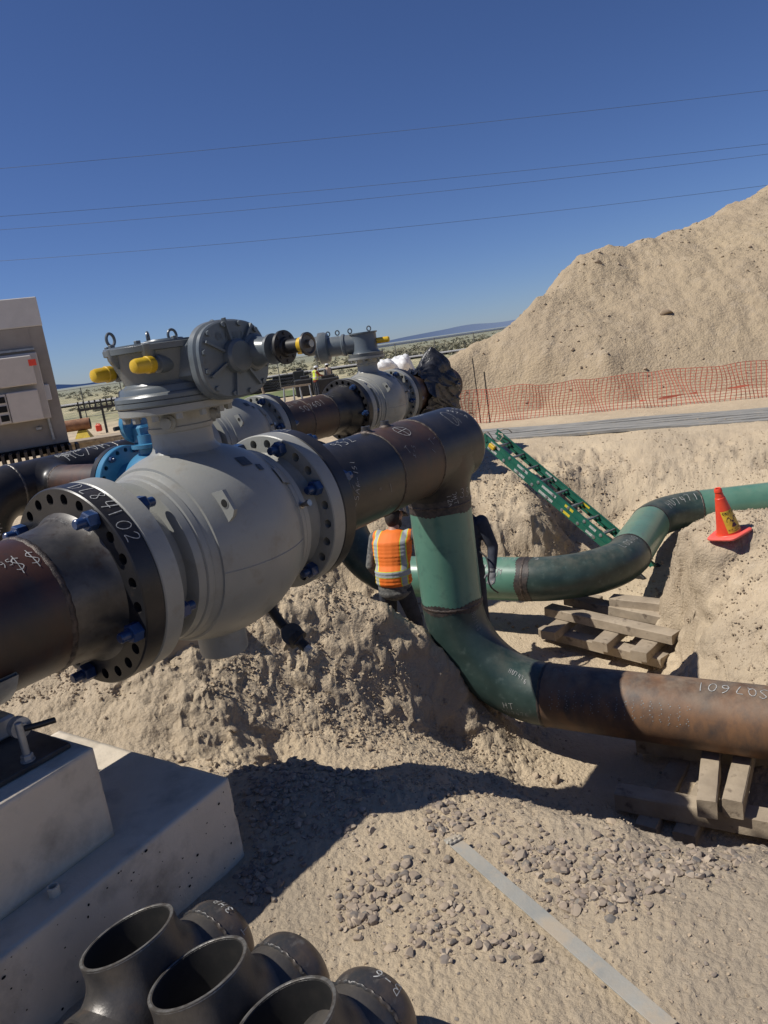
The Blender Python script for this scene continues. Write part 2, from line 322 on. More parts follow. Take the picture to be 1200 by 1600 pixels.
def polar_sheet(name, m):
    na, rr = 860, []
    r = .7
    while r < 22: rr.append(r); r *= 1.0034 if 3.9 < r < 11 else 1.0056
    while r < 2500: rr.append(r); r *= 1.03
    rr.append(6000.); rr = np.array(rr); an = np.radians(np.linspace(-42, 42, na)); 
    # the sheet is densest where the trench is; a coarse skirt closes the circle
    Rg, Ag = np.meshgrid(rr, an, indexing='ij'); X = Rg * np.sin(Ag); Y = Rg * np.cos(Ag)
    Zz = H(X, Y); nr = len(rr)
    gx_, gy_ = np.gradient(Zz, axis=0) / np.gradient(Rg, axis=0), np.gradient(Zz, axis=1) / (Rg * np.gradient(Ag, axis=1)); stp = np.clip(np.hypot(gx_, gy_) * .7 - .15, 0, 1) * (Rg < 16)
    k3 = [vnoise(X * 7, Y * 7, 91 + q, Zz * 7) * .040 + vnoise(X * 17, Y * 17, 95 + q, Zz * 17) * .020 for q in (0, 1)]; X = X + stp * k3[0]; Y = Y + stp * k3[1]; Zz = Zz + stp * .012 * vnoise(X * 23, Y * 23, 99, Zz * 23)
    vs = np.stack([X, Y, Zz], -1).reshape(-1, 3)
    i, j = np.meshgrid(np.arange(nr - 1), np.arange(na - 1), indexing='ij'); a = (i * na + j).ravel()
    fs = np.stack([a, a + na, a + na + 1, a + 1], 1)
    # coarse rest of the circle
    rc = np.concatenate([[.0001], np.geomspace(.7, 6000., 60)]); ac = np.radians(np.linspace(42, 318, 120))
    Rg, Ag = np.meshgrid(rc, ac, indexing='ij'); X = Rg * np.sin(Ag); Y = Rg * np.cos(Ag); v2 = np.stack([X, Y, base_h(X, Y)], -1).reshape(-1, 3)
    i, j = np.meshgrid(np.arange(60), np.arange(119), indexing='ij'); a = (i * 120 + j).ravel() + len(vs)
    f2 = np.stack([a, a + 120, a + 121, a + 1], 1)
    av = np.radians(np.linspace(-42, 42, 30)); v3 = np.vstack([[[0, 0, float(base_h(np.array(0.), np.array(0.)))]], np.stack([.7 * np.sin(av), .7 * np.cos(av), base_h(.7 * np.sin(av), .7 * np.cos(av))], -1)])
    k = len(vs) + len(v2); f3 = [(k, k + 1 + q, k + 2 + q) for q in range(29)]
    me = bpy.data.meshes.new(name); V_ = np.vstack([vs, v2, v3]); F = np.vstack([fs, f2])
    me.from_pydata(V_.tolist(), [], F.tolist() + f3); me.update(); me.shade_smooth(); me.materials.append(m)
    o = bpy.data.objects.new(name, me); C.objects.link(o); return o
# ------------------------------------------------------------------ pipe fittings
def flange_mb(o, a, th, ro=.47, bc=.419, nh=24, hr=.026, ri=.30, phase=0., n=96, mb=None):
    mb = mb or MB(); a, e1, e2 = pframe(a); o = np.array(o, float); loops = [[(ro * math.cos(2 * math.pi * i / n), ro * math.sin(2 * math.pi * i / n)) for i in range(n)]]
    for k in range(nh):
        t = phase + 2 * math.pi * k / nh; cx, cy = bc * math.cos(t), bc * math.sin(t)
        loops.append([(cx + hr * math.cos(-2 * math.pi * i / 14), cy + hr * math.sin(-2 * math.pi * i / 14)) for i in range(14)])
    loops.append([(ri * math.cos(-2 * math.pi * i / 48), ri * math.sin(-2 * math.pi * i / 48)) for i in range(48)])
    flat = [q for l in loops for q in l]; tri = tessellate_polygon([[Vector((x, y, 0)) for x, y in l] for l in loops])
    k0 = len(mb.v); m = len(flat); bev = .006
    for h in (0, th):
        for i, (x, y) in enumerate(flat):
            s = (ro - bev) / ro if i < n else 1
            mb.v.append(o + a * h + e1 * x * s + e2 * y * s)
    for t in tri: mb.f.append((k0 + t[2], k0 + t[1], k0 + t[0])); mb.f.append(tuple(k0 + m + q for q in t))
    st = n
    for l in loops[1:]:
        q = len(l)
        for i in range(q): j = (i + 1) % q; mb.f.append((k0 + st + i, k0 + st + j, k0 + m + st + j, k0 + m + st + i))
        st += q
    r1 = len(mb.v)
    for h in (bev, th - bev):
        for i in range(n): t = 2 * math.pi * i / n; mb.v.append(o + a * h + e1 * ro * math.cos(t) + e2 * ro * math.sin(t))
    mb.bridge(k0, r1, n); mb.bridge(r1, r1 + n, n); mb.bridge(r1 + n, k0 + m, n); return mb
def pframe(a):       # frame with e1 = up, e2 = the side (right when looking along a)
    a = unit(a)
    if abs(a[2]) > .9: return a, V(*NM[:2], 0), np.cross(a, NM)
    e1 = unit(Z - a * a[2]); return a, e1, np.cross(a, e1)
def on_pipe(o, a, t, phi, r):        # phi from the top towards the right-hand side
    a, e1, e2 = pframe(a); return np.array(o) + a * t + e1 * r * math.cos(phi) + e2 * r * math.sin(phi)
def tee_branch(o, run, br, rr, rb, h, k=.07, n=64, top_in=None):
    """branch of a tee growing out of a run pipe with a soft crotch"""
    mb = MB(); run, br = unit(run), unit(br); sd = np.cross(run, br); ks = []
    for s in np.linspace(0, 1, 12):
        q = rb + k * (1 - s) ** 3.2; kk = len(mb.v)
        for i in range(n):
            t = 2 * math.pi * i / n; x, y = q * math.cos(t), q * math.sin(t); zj = math.sqrt(max(rr * rr - min(abs(y), rr * .995) ** 2, 0)) - .004
            if abs(y) > rr: y = math.copysign(rr + (abs(y) - rr) * s, y)
            zz = zj + (h - zj) * s ** 1.25
            mb.v.append(np.array(o) + run * x + sd * y + br * zz)
        ks.append(kk)
    for a_, b_ in zip(ks, ks[1:]): mb.bridge(a_, b_, n)
    if top_in:       # open end: lip, then the bore
        c = np.array(o) + br * h; last = ks[-1]
        kk = len(mb.v)
        for i in range(n): t = 2 * math.pi * i / n; mb.v.append(c + run * top_in * math.cos(t) + sd * top_in * math.sin(t))
        mb.bridge(last, kk, n); main = mb; mb = MB(); last = len(mb.v)
        for i in range(n): t = 2 * math.pi * i / n; mb.v.append(c + run * top_in * math.cos(t) + sd * top_in * math.sin(t))
        for dz, q in ((-.03, top_in * .99), (-.18, top_in * .92), (-.30, top_in * .8)):
            kk = len(mb.v)
            for i in range(n): t = 2 * math.pi * i / n; mb.v.append(c + br * dz + run * q * math.cos(t) + sd * q * math.sin(t))
            mb.bridge(last, kk, n); last = kk
        mb.cap(last, n); main.bore = mb; mb = main
    return mb
def bend(c0, d0, d1, rad, n=28):     # arc from c0 (heading d0) to heading d1
    d0, d1 = unit(d0), unit(d1); ang = math.acos(max(-1, min(1, d0.dot(d1)))); nrm = unit(d1 - d0 * d0.dot(d1)); ctr = c0 + nrm * rad
    return [ctr - nrm * rad * math.cos(ang * i / n) + d0 * rad * math.sin(ang * i / n) for i in range(n + 1)]
def pipe_seg(o, a, L, r, n=72, step=.25):
    k = max(2, int(L / step)); return MB().lathe(o, a, [(L * i / k, r) for i in range(k + 1)], n)
def weld(o, a, r, parent, w=.016, m='weld', scorch=0., label=None):
    mb = MB(); a, e1, e2 = frame(a); n = 144; ks = []
    for t, q in ((-w, -.002), (-w * .6, .004), (0, .0065), (w * .6, .004), (w, -.002)):
        kk = len(mb.v)
        for i in range(n):
            th = 2 * math.pi * i / n; rr = r + q + .0012 * math.sin(i * 2.7) * (abs(t) < w * .9); mb.v.append(np.array(o) + a * (t + .002 * math.sin(i * 1.3)) + (e1 * math.cos(th) + e2 * math.sin(th)) * rr)
        ks.append(kk)
    for p, q in zip(ks, ks[1:]): mb.bridge(p, q, n)
    if scorch:
        MBs = MB(); ks = []
        for t in (-scorch, -scorch * .5, scorch * .5, scorch):
            kk = len(MBs.v)
            for i in range(n):
                th = 2 * math.pi * i / n; MBs.v.append(np.array(o) + a * (t + .012 * math.sin(th * 5 + t * 40) * (abs(t) == scorch) + .006 * math.sin(i * 1.9) * (abs(t) == scorch)) + (e1 * math.cos(th) + e2 * math.sin(th)) * (r + .002))
            ks.append(kk)
        for p, q in zip(ks, ks[1:]): MBs.bridge(p, q, n)
        MBs.build('bare_weld_band', M['scorch'], parent)
    return mb.build('weld_bead', M[m], parent)
def stud(o, a, parent, l1=.10, l2=.31, r=.0235, nut=.044, nh=.05, both=True):
    """stud bolt: pokes l1 before o and reaches l2 past it"""
    a = unit(a); o = np.array(o); s = MB(); s.lathe(o - a * l1, a, [(0, r * .8), (.006, r), (l1 + l2 - .006, r), (l1 + l2, r * .8)], 16)
    b = s.build('stud_bolt', M['blue'], parent); ph = random.random()
    MB().hexa(o - a * .002, -a, nut, nh, ph).build('hex_nut', M['blue'], b, 20)
    if both: MB().hexa(o + a * (l2 - l1 + .002), a, nut, nh, ph + .4).build('hex_nut', M['blue'], b, 20)
    return b
# ------------------------------------------------------------------ handwriting: strokes on a 1 x 1.5 cell
G = {}
def _g(c, *st): G[c] = st
_o = [(.5 + .42 * math.sin(t), .72 - .7 * math.cos(t)) for t in np.linspace(.2, 6.4, 14)]
_g('0', _o); _g('O', _o); _g('1', [(.5, 1.45), (.5, 0)]); _g('I', [(.5, 1.45), (.5, 0)]); _g('/', [(.9, 1.5), (.1, -.1)])
_g('2', [(.1, 1.1), (.3, 1.4), (.7, 1.4), (.85, 1.1), (.6, .6), (.1, 0), (.5, .08), (.95, 0)])
_g('3', [(.1, 1.3), (.5, 1.45), (.85, 1.2), (.7, .85), (.35, .8), (.8, .65), (.9, .3), (.5, 0), (.05, .15)])
_g('4', [(.25, 1.4), (.1, .6), (.9, .6)], [(.75, 1.4), (.65, 0)]); _g('5', [(.85, 1.4), (.25, 1.4), (.15, .85), (.6, .9), (.9, .5), (.6, .02), (.1, .1)])
_g('6', [(.8, 1.4), (.35, 1.05), (.12, .45), (.4, .02), (.8, .15), (.85, .5), (.5, .75), (.18, .5)])
_g('7', [(.05, 1.4), (.9, 1.4), (.35, 0)]); _g('8', [(.75, 1.2), (.45, 1.45), (.2, 1.15), (.8, .4), (.5, .0), (.12, .3), (.75, 1.2)])
_g('9', [(.8, 1.1), (.5, 1.45), (.15, 1.1), (.4, .75), (.8, 1.0), (.75, .4), (.5, 0)])
_g('S', [(.85, 1.2), (.5, 1.45), (.15, 1.15), (.5, .8), (.88, .4), (.5, 0), (.1, .2)]); _g('Q', _o, [(.55, .35), (1, -.05)])
_g('D', [(.15, 1.4), (.15, 0)], [(.0, 1.4), (.6, 1.35), (.95, .8), (.7, .15), (0, 0)]); _g('L', [(.2, 1.45), (.15, 0), (.9, .05)])
_g('H', [(.15, 1.4), (.1, 0)], [(.85, 1.4), (.8, 0)], [(.1, .75), (.85, .8)]); _g('T', [(0, 1.35), (1, 1.42)], [(.52, 1.4), (.45, 0)])
_g('U', [(.1, 1.4), (.12, .3), (.45, 0), (.8, .25), (.88, 1.4)]); _g('V', [(.05, 1.4), (.45, 0), (.95, 1.4)])
_g('M', [(.05, 0), (.15, 1.4), (.5, .5), (.9, 1.4), (1, 0)]); _g('W', [(0, 1.4), (.25, 0), (.5, .9), (.75, 0), (1, 1.4)])
_g('C', [(.9, 1.2), (.55, 1.45), (.12, .9), (.3, .15), (.7, 0), (.95, .25)]); _g('B', [(.15, 1.4), (.15, 0)], [(.1, 1.4), (.75, 1.25), (.65, .8), (.2, .75), (.85, .6), (.8, .1), (.1, 0)])
_g('-', [(.15, .7), (.85, .72)]); _g('"', [(.3, 1.5), (.3, 1.15)], [(.6, 1.5), (.6, 1.15)]); _g('.', [(.45, .05), (.52, 0)])
_g('$', [(.85, 1.2), (.5, 1.4), (.15, 1.1), (.5, .75), (.88, .4), (.5, .05), (.1, .25)], [(.6, 1.7), (.4, -.3)])
_g('E', [(.85, 1.4), (.15, 1.4), (.12, 0), (.85, .02)], [(.15, .75), (.7, .78)]); _g('A', [(0, 0), (.5, 1.45), (1, 0)], [(.2, .55), (.8, .55)])
_g('F', [(.85, 1.4), (.15, 1.4), (.12, 0)], [(.15, .75), (.7, .78)]); _g('N', [(.1, 0), (.12, 1.4), (.85, 0), (.88, 1.4)]); _g('R', [(.12, 0), (.15, 1.4), (.8, 1.2), (.65, .8), (.2, .72), (.9, 0)])
_g('K', [(.15, 1.4), (.12, 0)], [(.85, 1.4), (.15, .65), (.9, 0)]); _g('Y', [(.05, 1.4), (.5, .7), (.95, 1.4)], [(.5, .7), (.45, 0)]); _g('P', [(.12, 0), (.15, 1.4), (.8, 1.25), (.75, .75), (.15, .7)])
_g('X', [(.05, 1.4), (.9, 0)], [(.9, 1.4), (.05, 0)]); _g('G', [(.9, 1.2), (.5, 1.45), (.1, .8), (.4, 0), (.85, .2), (.85, .65), (.5, .65)])
_g('@', [(.5 + .9 * math.sin(t), .7 - .9 * math.cos(t)) for t in np.linspace(0, 6.4, 20)], [(.5, -.2), (.5, 1.6)], [(-.4, .7), (1.4, .7)])
_g('<', [(.5 + .6 * math.sin(t), .7 - 1.1 * math.cos(t)) for t in np.linspace(0, 6.4, 20)])
_g('>', [(0, .7), (1.6, .7)], [(1.2, 1.), (1.6, .7), (1.2, .4)]); _g(' ')
def writing(text, surf, size, w=.0032, name='chalk_writing', parent=None, m='chalk', jit=.05, gap=1.35, slant=.0):
    """surf(u, v) -> (point, normal): handwriting laid on a surface; u runs along the line, v up the letter"""
    mb = MB(); rnd = random.Random(text + str(size)); x = 0
    for ch in text:
        sc = size * (1 + rnd.uniform(-.1, .1)); dy = rnd.uniform(-.08, .08) * size; sl = slant + rnd.uniform(-.12, .12)
        for st in G.get(ch, ()):
            P = []
            for (a, b), (c, d) in zip(st, st[1:]):
                k = 4
                for i in range(k): P.append((a + (c - a) * i / k, b + (d - b) * i / k))
            P.append(st[-1]); P = [(px + rnd.uniform(-jit, jit) * .3, py + rnd.uniform(-jit, jit) * .3) for px, py in P]
            for _ in range(2): P = [P[0]] + [((P[i - 1][0] + 2 * P[i][0] + P[i + 1][0]) / 4, (P[i - 1][1] + 2 * P[i][1] + P[i + 1][1]) / 4) for i in range(1, len(P) - 1)] + [P[-1]]
            q = [surf(x + (px + sl * py) * sc, py * sc + dy) for px, py in P]; k0 = len(mb.v); ww = w * rnd.uniform(.75, 1.25)
            for i, (p, nn) in enumerate(q):
                t = unit(q[min(i + 1, len(q) - 1)][0] - q[max(i - 1, 0)][0]); s = np.cross(nn, t); z = ww * rnd.uniform(.6, 1.15) * .5
                mb.v += [p + nn * .003 + s * z, p + nn * .003 - s * z]
            for i in range(len(q) - 1): mb.f.append((k0 + 2 * i, k0 + 2 * i + 1, k0 + 2 * i + 3, k0 + 2 * i + 2))
        x += size * gap
    if not mb.f: return None
    return mb.build(name, M[m], parent, smooth=0)
def cyl_surf(o, a, r, t0, phi0, rot=0., rfn=None):
    a, e1, e2 = pframe(a); o = np.array(o); c, s = math.cos(rot), math.sin(rot)
    def f(u, v):
        du, dv = u * c - v * s, u * s + v * c      # du along the axis, dv up (towards smaller phi)
        ph = phi0 - dv / r; n = e1 * math.cos(ph) + e2 * math.sin(ph); return o + a * (t0 + du) + n * r, n
    return f
def path_surf(pts, r, s0, phi0, rot=0., up=Z):      # along a bent pipe
    pts = [np.array(p) for p in pts]; L = [0]
    for p, q in zip(pts, pts[1:]): L.append(L[-1] + np.linalg.norm(q - p))
    def f(u, v):
        c, s = math.cos(rot), math.sin(rot); du, dv = u * c - v * s, u * s + v * c; x = min(max(s0 + du, 0), L[-1] - 1e-4)
        i = max(k for k in range(len(pts) - 1) if L[k] <= x); w = (x - L[i]) / (L[i + 1] - L[i]); p = pts[i] * (1 - w) + pts[i + 1] * w
        t0 = pts[i + 1] - pts[max(i - 1, 0)]; t1 = pts[min(i + 2, len(pts) - 1)] - pts[i]; t = unit(t0 * (1 - w) + t1 * w)
        e1 = unit(up - t * up.dot(t)); e2 = np.cross(t, e1); ph = phi0 - dv / r; n = e1 * math.cos(ph) + e2 * math.sin(ph); return p + n * r, n
    return f
# ------------------------------------------------------------------ the sky, the sun and the camera
SUN_AZ, SUN_EL = 265., 53.       # azimuth clockwise from +Y
def lighting():
    w = bpy.data.worlds.new('World'); bpy.context.scene.world = w; w.use_nodes = True; nt = w.node_tree
    sk = nt.nodes.new('ShaderNodeTexSky'); sk.sky_type = 'NISHITA'; sk.sun_disc = False; sk.sun_elevation = R(SUN_EL); sk.sun_rotation = R(SUN_AZ)
    sk.altitude = 1400; sk.air_density = .9; sk.dust_density = .35; sk.ozone_density = 3.2
    bg = nt.nodes['Background']; bg.inputs[1].default_value = SKY; vm = nt.nodes.new('ShaderNodeVectorMath'); vm.operation = 'MULTIPLY'; vm.inputs[1].default_value = (1.0, 1.17, 1.64); nt.links.new(sk.outputs[0], vm.inputs[0]); nt.links.new(vm.outputs[0], bg.inputs[0])
    l = bpy.data.lights.new('sun', 'SUN'); l.energy = SUN; l.angle = R(.53); l.color = (1, .955, .88); o = bpy.data.objects.new('sun', l); C.objects.link(o)
    d = V(math.sin(R(SUN_AZ)) * math.cos(R(SUN_EL)), math.cos(R(SUN_AZ)) * math.cos(R(SUN_EL)), math.sin(R(SUN_EL))); o.rotation_euler = Vector(d).to_track_quat('Z', 'Y').to_euler(); o.location = (-20, 0, 30)
SKY, SUN = .048, 5.0
def camera():
    c = bpy.data.cameras.new('camera'); c.sensor_fit = 'VERTICAL'; c.sensor_height = 36; c.lens = FPX / 1600 * 36; c.clip_start = .05; c.clip_end = 20000
    o = bpy.data.objects.new('camera', c); C.objects.link(o); m = Matrix.Identity(4)
    for r_ in range(3): m[r_][0], m[r_][1], m[r_][2] = MW[r_][0], -MW[r_][1], -MW[r_][2]
    m[2][3] = CAMH; o.matrix_world = m; bpy.context.scene.camera = o
    s = bpy.context.scene; s.view_settings.view_transform = 'Standard'; s.view_settings.look = 'None'; s.view_settings.exposure = 0; s.view_settings.gamma = 1
    s.cycles.max_bounces = 6; s.cycles.diffuse_bounces = 2; s.cycles.use_denoising = True
lighting(); camera()
# ------------------------------------------------------------------ ground
def ground_mat():
    m = M['dirt'].copy(); m.name = 'ground_dirt'; nt = m.node_tree; N = nt.nodes; L = nt.links; b = N['Principled BSDF']
    src = b.inputs['Base Color'].links[0].from_socket; geo = N.new('ShaderNodeNewGeometry')
    def nd(t, **k):
        n = N.new(t)
        for a, v in k.items(): setattr(n, a, v)
        return n
    ln = nd('ShaderNodeVectorMath', operation='LENGTH'); L.new(geo.outputs['Position'], ln.inputs[0])
    def rng(f, a, c, o0=0., o1=1.):
        r = nd('ShaderNodeMapRange'); r.inputs[1].default_value = a; r.inputs[2].default_value = c; r.inputs[3].default_value = o0; r.inputs[4].default_value = o1; L.new(f, r.inputs[0]); return r.outputs[0]
    def noise(sc, st):
        mp = nd('ShaderNodeMapping'); mp.inputs['Scale'].default_value = st; L.new(geo.outputs['Position'], mp.inputs[0]); n = nd('ShaderNodeTexNoise'); n.inputs['Scale'].default_value = sc; n.inputs['Detail'].default_value = 8; L.new(mp.outputs[0], n.inputs['Vector']); return n.outputs[0]
    def mx(f, A, B):
        x = nd('ShaderNodeMix', data_type='RGBA')
        if isinstance(f, float): x.inputs[0].default_value = f
        else: L.new(f, x.inputs[0])
        for i, q in ((6, A), (7, B)):
            if isinstance(q, tuple): x.inputs[i].default_value = (*q, 1)
            else: L.new(q, x.inputs[i])
        return x.outputs[2]
    # grey gravel dust on the near bank
    sep = nd('ShaderNodeSeparateXYZ'); L.new(geo.outputs['Position'], sep.inputs[0])
    near = rng(sep.outputs[1], 4.3, 3.0); g = nd('ShaderNodeMath', operation='MULTIPLY'); L.new(near, g.inputs[0]); L.new(rng(noise(1.3, (1, 1, 1)), .44, .6, 0, .6), g.inputs[1])
    c = mx(g.outputs[0], src, (.34, .285, .22))
    grass = mx(rng(noise(.12, (1, 1, 1)), .42, .58), (.46, .40, .25), (.30, .285, .17))
    grass = mx(rng(noise(1.1, (1, .35, 1)), .5, .62), grass, (.21, .205, .135))
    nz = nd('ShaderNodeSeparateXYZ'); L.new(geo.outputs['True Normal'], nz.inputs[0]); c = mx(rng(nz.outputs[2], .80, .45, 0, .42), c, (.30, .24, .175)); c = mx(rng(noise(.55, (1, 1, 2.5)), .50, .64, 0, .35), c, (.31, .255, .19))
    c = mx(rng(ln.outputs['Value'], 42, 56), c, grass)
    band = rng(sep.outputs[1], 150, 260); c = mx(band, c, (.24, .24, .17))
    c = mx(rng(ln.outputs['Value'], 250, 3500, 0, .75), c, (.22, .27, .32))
    L.new(c, b.inputs['Base Color']); return m
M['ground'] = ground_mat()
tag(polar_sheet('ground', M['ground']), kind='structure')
# ------------------------------------------------------------------ mainline 1: near pipe spool
def P1(t, up=0., side=0.): return A0 + DM * t + Z * up + NM * side
RP = .305
FP = R(7.5)                                                         # bolt pattern phase
sp = thing('pipe_spool', P1(-3.2) - V(0, 0, .31), 'black brown pipe ending in a bolted flange chalked DL84102, at the left edge', 'pipe')
pipe_seg(P1(-4.4), DM, 4.17, RP).build('pipe_section', M['blackbrown'], sp)
MB().lathe(P1(-.225), DM, [(0, RP), (.05, RP + .002), (.10, RP + .008), (.14, RP + .013), (.17, RP + .021), (.195, RP + .030), (.212, RP + .040), (.227, RP + .052), (.24, .3)], 96).build('flange_hub', M['forged'], sp)
fl = flange_mb(P1(0), DM, .105, phase=FP).build('flange', M['mill'], sp)
weld(P1(-.225), DM, RP, sp)
RIMT = cyl_surf(P1(0), DM, .47, .03, R(8), rot=-math.pi / 2)
writing('DL84102', cyl_surf(P1(0), DM, .47, .020, R(9), rot=-math.pi / 2), .050, .0045, parent=sp, gap=1.28)
writing('$$', cyl_surf(P1(0), DM, RP, -.36, R(46), rot=.1), .052, .004, parent=sp)
writing('F-95', cyl_surf(P1(0), DM, RP, -.47, R(40), rot=.1), .025, .003, parent=sp)
writing('24-6OO A1O5 B16 HT 7621', cyl_surf(P1(0), DM, RP + .034, -.055, R(-42), rot=-math.pi / 2), .012, .0022, parent=sp, m='chalk_dim')
for k in (-2.5, .5, 3.6, 6.5):
    pass
def studs_on(t0, parent, idx, phase=FP, nh=24, bc=.419, back=.205, P=None, a=None, both=True, l1=.10, l2=.31, **kw):
    P = P or P1; a = DM if a is None else a; _, e1, e2 = pframe(a)
    for k in idx:
        th = phase + 2 * math.pi * k / nh; stud(P(t0) + e1 * bc * math.cos(th) + e2 * bc * math.sin(th), a, parent, l1, l2, both=both, **kw)
studs_on(0, sp, (20, 2, 7, 12, 16))
# ------------------------------------------------------------------ ball valves
def gearbox(par, P, a, n, zt, S=1.):
    """P(t, up, side): quarter-turn gearbox standing on the neck flange at height zt above the pipe axis"""
    g = MB().lathe(P(0, zt), Z, [(0, .288), (.008, .296), (.028, .296), (.030, .290), (.034, .296), (.052, .296), (.060, .290), (.066, .272), (.085, .268), (.095, .262), (.105, .236), (.115, .228), (.20, .262), (.262, .280), (.266, .300), (.292, .302), (.294, .298), (.302, .296)], 72)
    g.box(P(.05, zt + .195, .18), (.34, .28, .20), [a, n, Z], .03)
    for k in range(8):
        th = k * math.pi / 4 + .2; g.lathe(P(0, zt + .22) + a * .268 * math.cos(th) + n * .268 * math.sin(th), Z, [(-.02, .003), (.01, .024), (.03, .034), (.075, .038), (.08, .03)], 16)
    gb = g.build('gearbox', M['bgrey'], par, 28)
    for k in range(10):
        th = k * math.pi / 5 + .2; MB().hexa(P(0, zt + .303) + a * .278 * math.cos(th) + n * .278 * math.sin(th), Z, .016, .014).build('cover_bolt', M['bgrey'], gb, 20)
    MB().lathe(P(0, zt + .303), Z, [(0, .18), (.006, .175), (.008, .10), (.016, .095), (.018, .02)], 40).build('indicator_cap', M['bgrey'], gb)
    for th in (3.6, 5.1, .9, 5.6):
        c = P(0, zt + .300) + a * .255 * math.cos(th) + n * .255 * math.sin(th); ring = [c + Z * (.045 + .03 * math.sin(q)) + (a * math.cos(th * 1.7) + n * math.sin(th * 1.7)) * .026 * math.cos(q) for q in np.linspace(-1.57, 4.71, 22)]
        MB().tube(ring, .0075, 8).cyl(c, c + Z * .02, .013).build('lifting_eye', M['bgrey'], gb)
    for s, h in ((-.205, .185), (.17, .20)):
        q = P(-.10, zt + h, s); c0 = P(-.20 if s < -.1 else -.24, zt + h, s); MB().lathe(c0 + a * .06, -a, [(-.06, .045), (.03, .045), (.035, .03), (.05, .03)], 24).build('stop_boss', M['bgrey'], gb)
        MB().lathe(c0, -a, [(-.01, .034), (.0, .040), (.03, .041), (.035, .037), (.088, .035), (.104, .029), (.110, .016)], 28).build('yellow_cap', M['yellow'], gb)
    # round-cornered spur-gear cover facing n, then the input shaft
    def cover(off, w, h, th, r=.12, nn=64, cx=.10, cz=zt + .175):
        mb = MB(); ks = []
        for d, sc in ((0, 1), (th * .75, 1), (th, .965)):
            kk = len(mb.v)
            for i in range(nn):
                t = 2 * math.pi * i / nn; e = 2.75; cc, ss = math.cos(t), math.sin(t); q = (abs(cc) ** e + abs(ss) ** e) ** (-1 / e)
                mb.v.append(P(cx + w * .5 * q * cc * sc, cz + h * .5 * q * ss * sc, off + d))
            ks.append(kk)
        for p, q in zip(ks, ks[1:]): mb.bridge(p, q, nn)
        mb.cap(ks[0], nn, True); mb.cap(ks[-1], nn); return mb
    cb = cover(.31, .47, .385, .045).build('gear_cover', M['bgrey'], gb, 28)
    c2 = cover(.357, .455, .37, .028)
    c2.lathe(P(.10, zt + .185, .385), n, [(0, .085), (.03, .082), (.045, .07), (.047, .01)], 40)
    c2.lathe(P(.225, zt + .195, .385), n, [(0, .095), (.02, .09), (.03, .075), (.12, .058), (.13, .075), (.145, .075)], 40)
    for k in range(7):
        th = k * 2 * math.pi / 7; c2.box(P(.10 + .13 * math.cos(th), zt + .185 + .11 * math.sin(th), .392), (.16, .012, .02), [a * math.cos(th) + Z * math.sin(th), -a * math.sin(th) + Z * math.cos(th), n])
    c2.build('gear_cover_lid', M['bgrey'], gb, 28)
    for k in range(12):
        th = k * math.pi / 6 + .26; e = 2.75; q = (abs(math.cos(th)) ** e + abs(math.sin(th)) ** e) ** (-1 / e) * .9
        MB().hexa(P(.10 + .2275 * q * math.cos(th), zt + .175 + .185 * q * math.sin(th), .383), n, .014, .014).build('cover_bolt', M['bgrey'], gb, 20)
    q0 = P(.225, zt + .195, .53)
    MB().lathe(q0, n, [(0, .03), (.06, .03)], 24).build('input_shaft', M['bgrey'], gb)
    f = MB().lathe(q0 + n * .06, n, [(0, .082), (.014, .082), (.016, .05), (.03, .045)], 40)
    for k in range(8):
        th = k * math.pi / 4; f.hexa(q0 + n * .074 + a * .066 * math.cos(th) + Z * .066 * math.sin(th), n, .008, .006)
    f.build('mounting_disc', M['black'], gb, 28)
    MB().lathe(q0 + n * .09, n, [(0, .034), (.075, .034), (.077, .028), (.08, .028)], 28).build('shaft_sleeve', M['black'], gb)
    MB().lathe(q0 + n * .168, n, [(0, .036), (.035, .038), (.04, .03)], 28).build('yellow_cap', M['yellow'], gb)
    MB().lathe(q0 + n * .208, n, [(0, .055), (.012, .055), (.014, .048), (.006, .04)], 32).build('end_disc', M['forged'], gb)
    MB().lathe(q0 + n * .214, n, [(0, .02), (.025, .018)], 20).build('shaft_stub', M['steel'], gb)
    # raised maker's mark cast into the lid
    a_, e1_, e2_ = a, Z, n
    def sf(u, v): return P(.0 + u, zt + .275 + v, .387), n
    writing('@GA-5071', sf, .017, .006, 'cast_lettering', gb, 'bgrey', gap=1.5)
    return gb
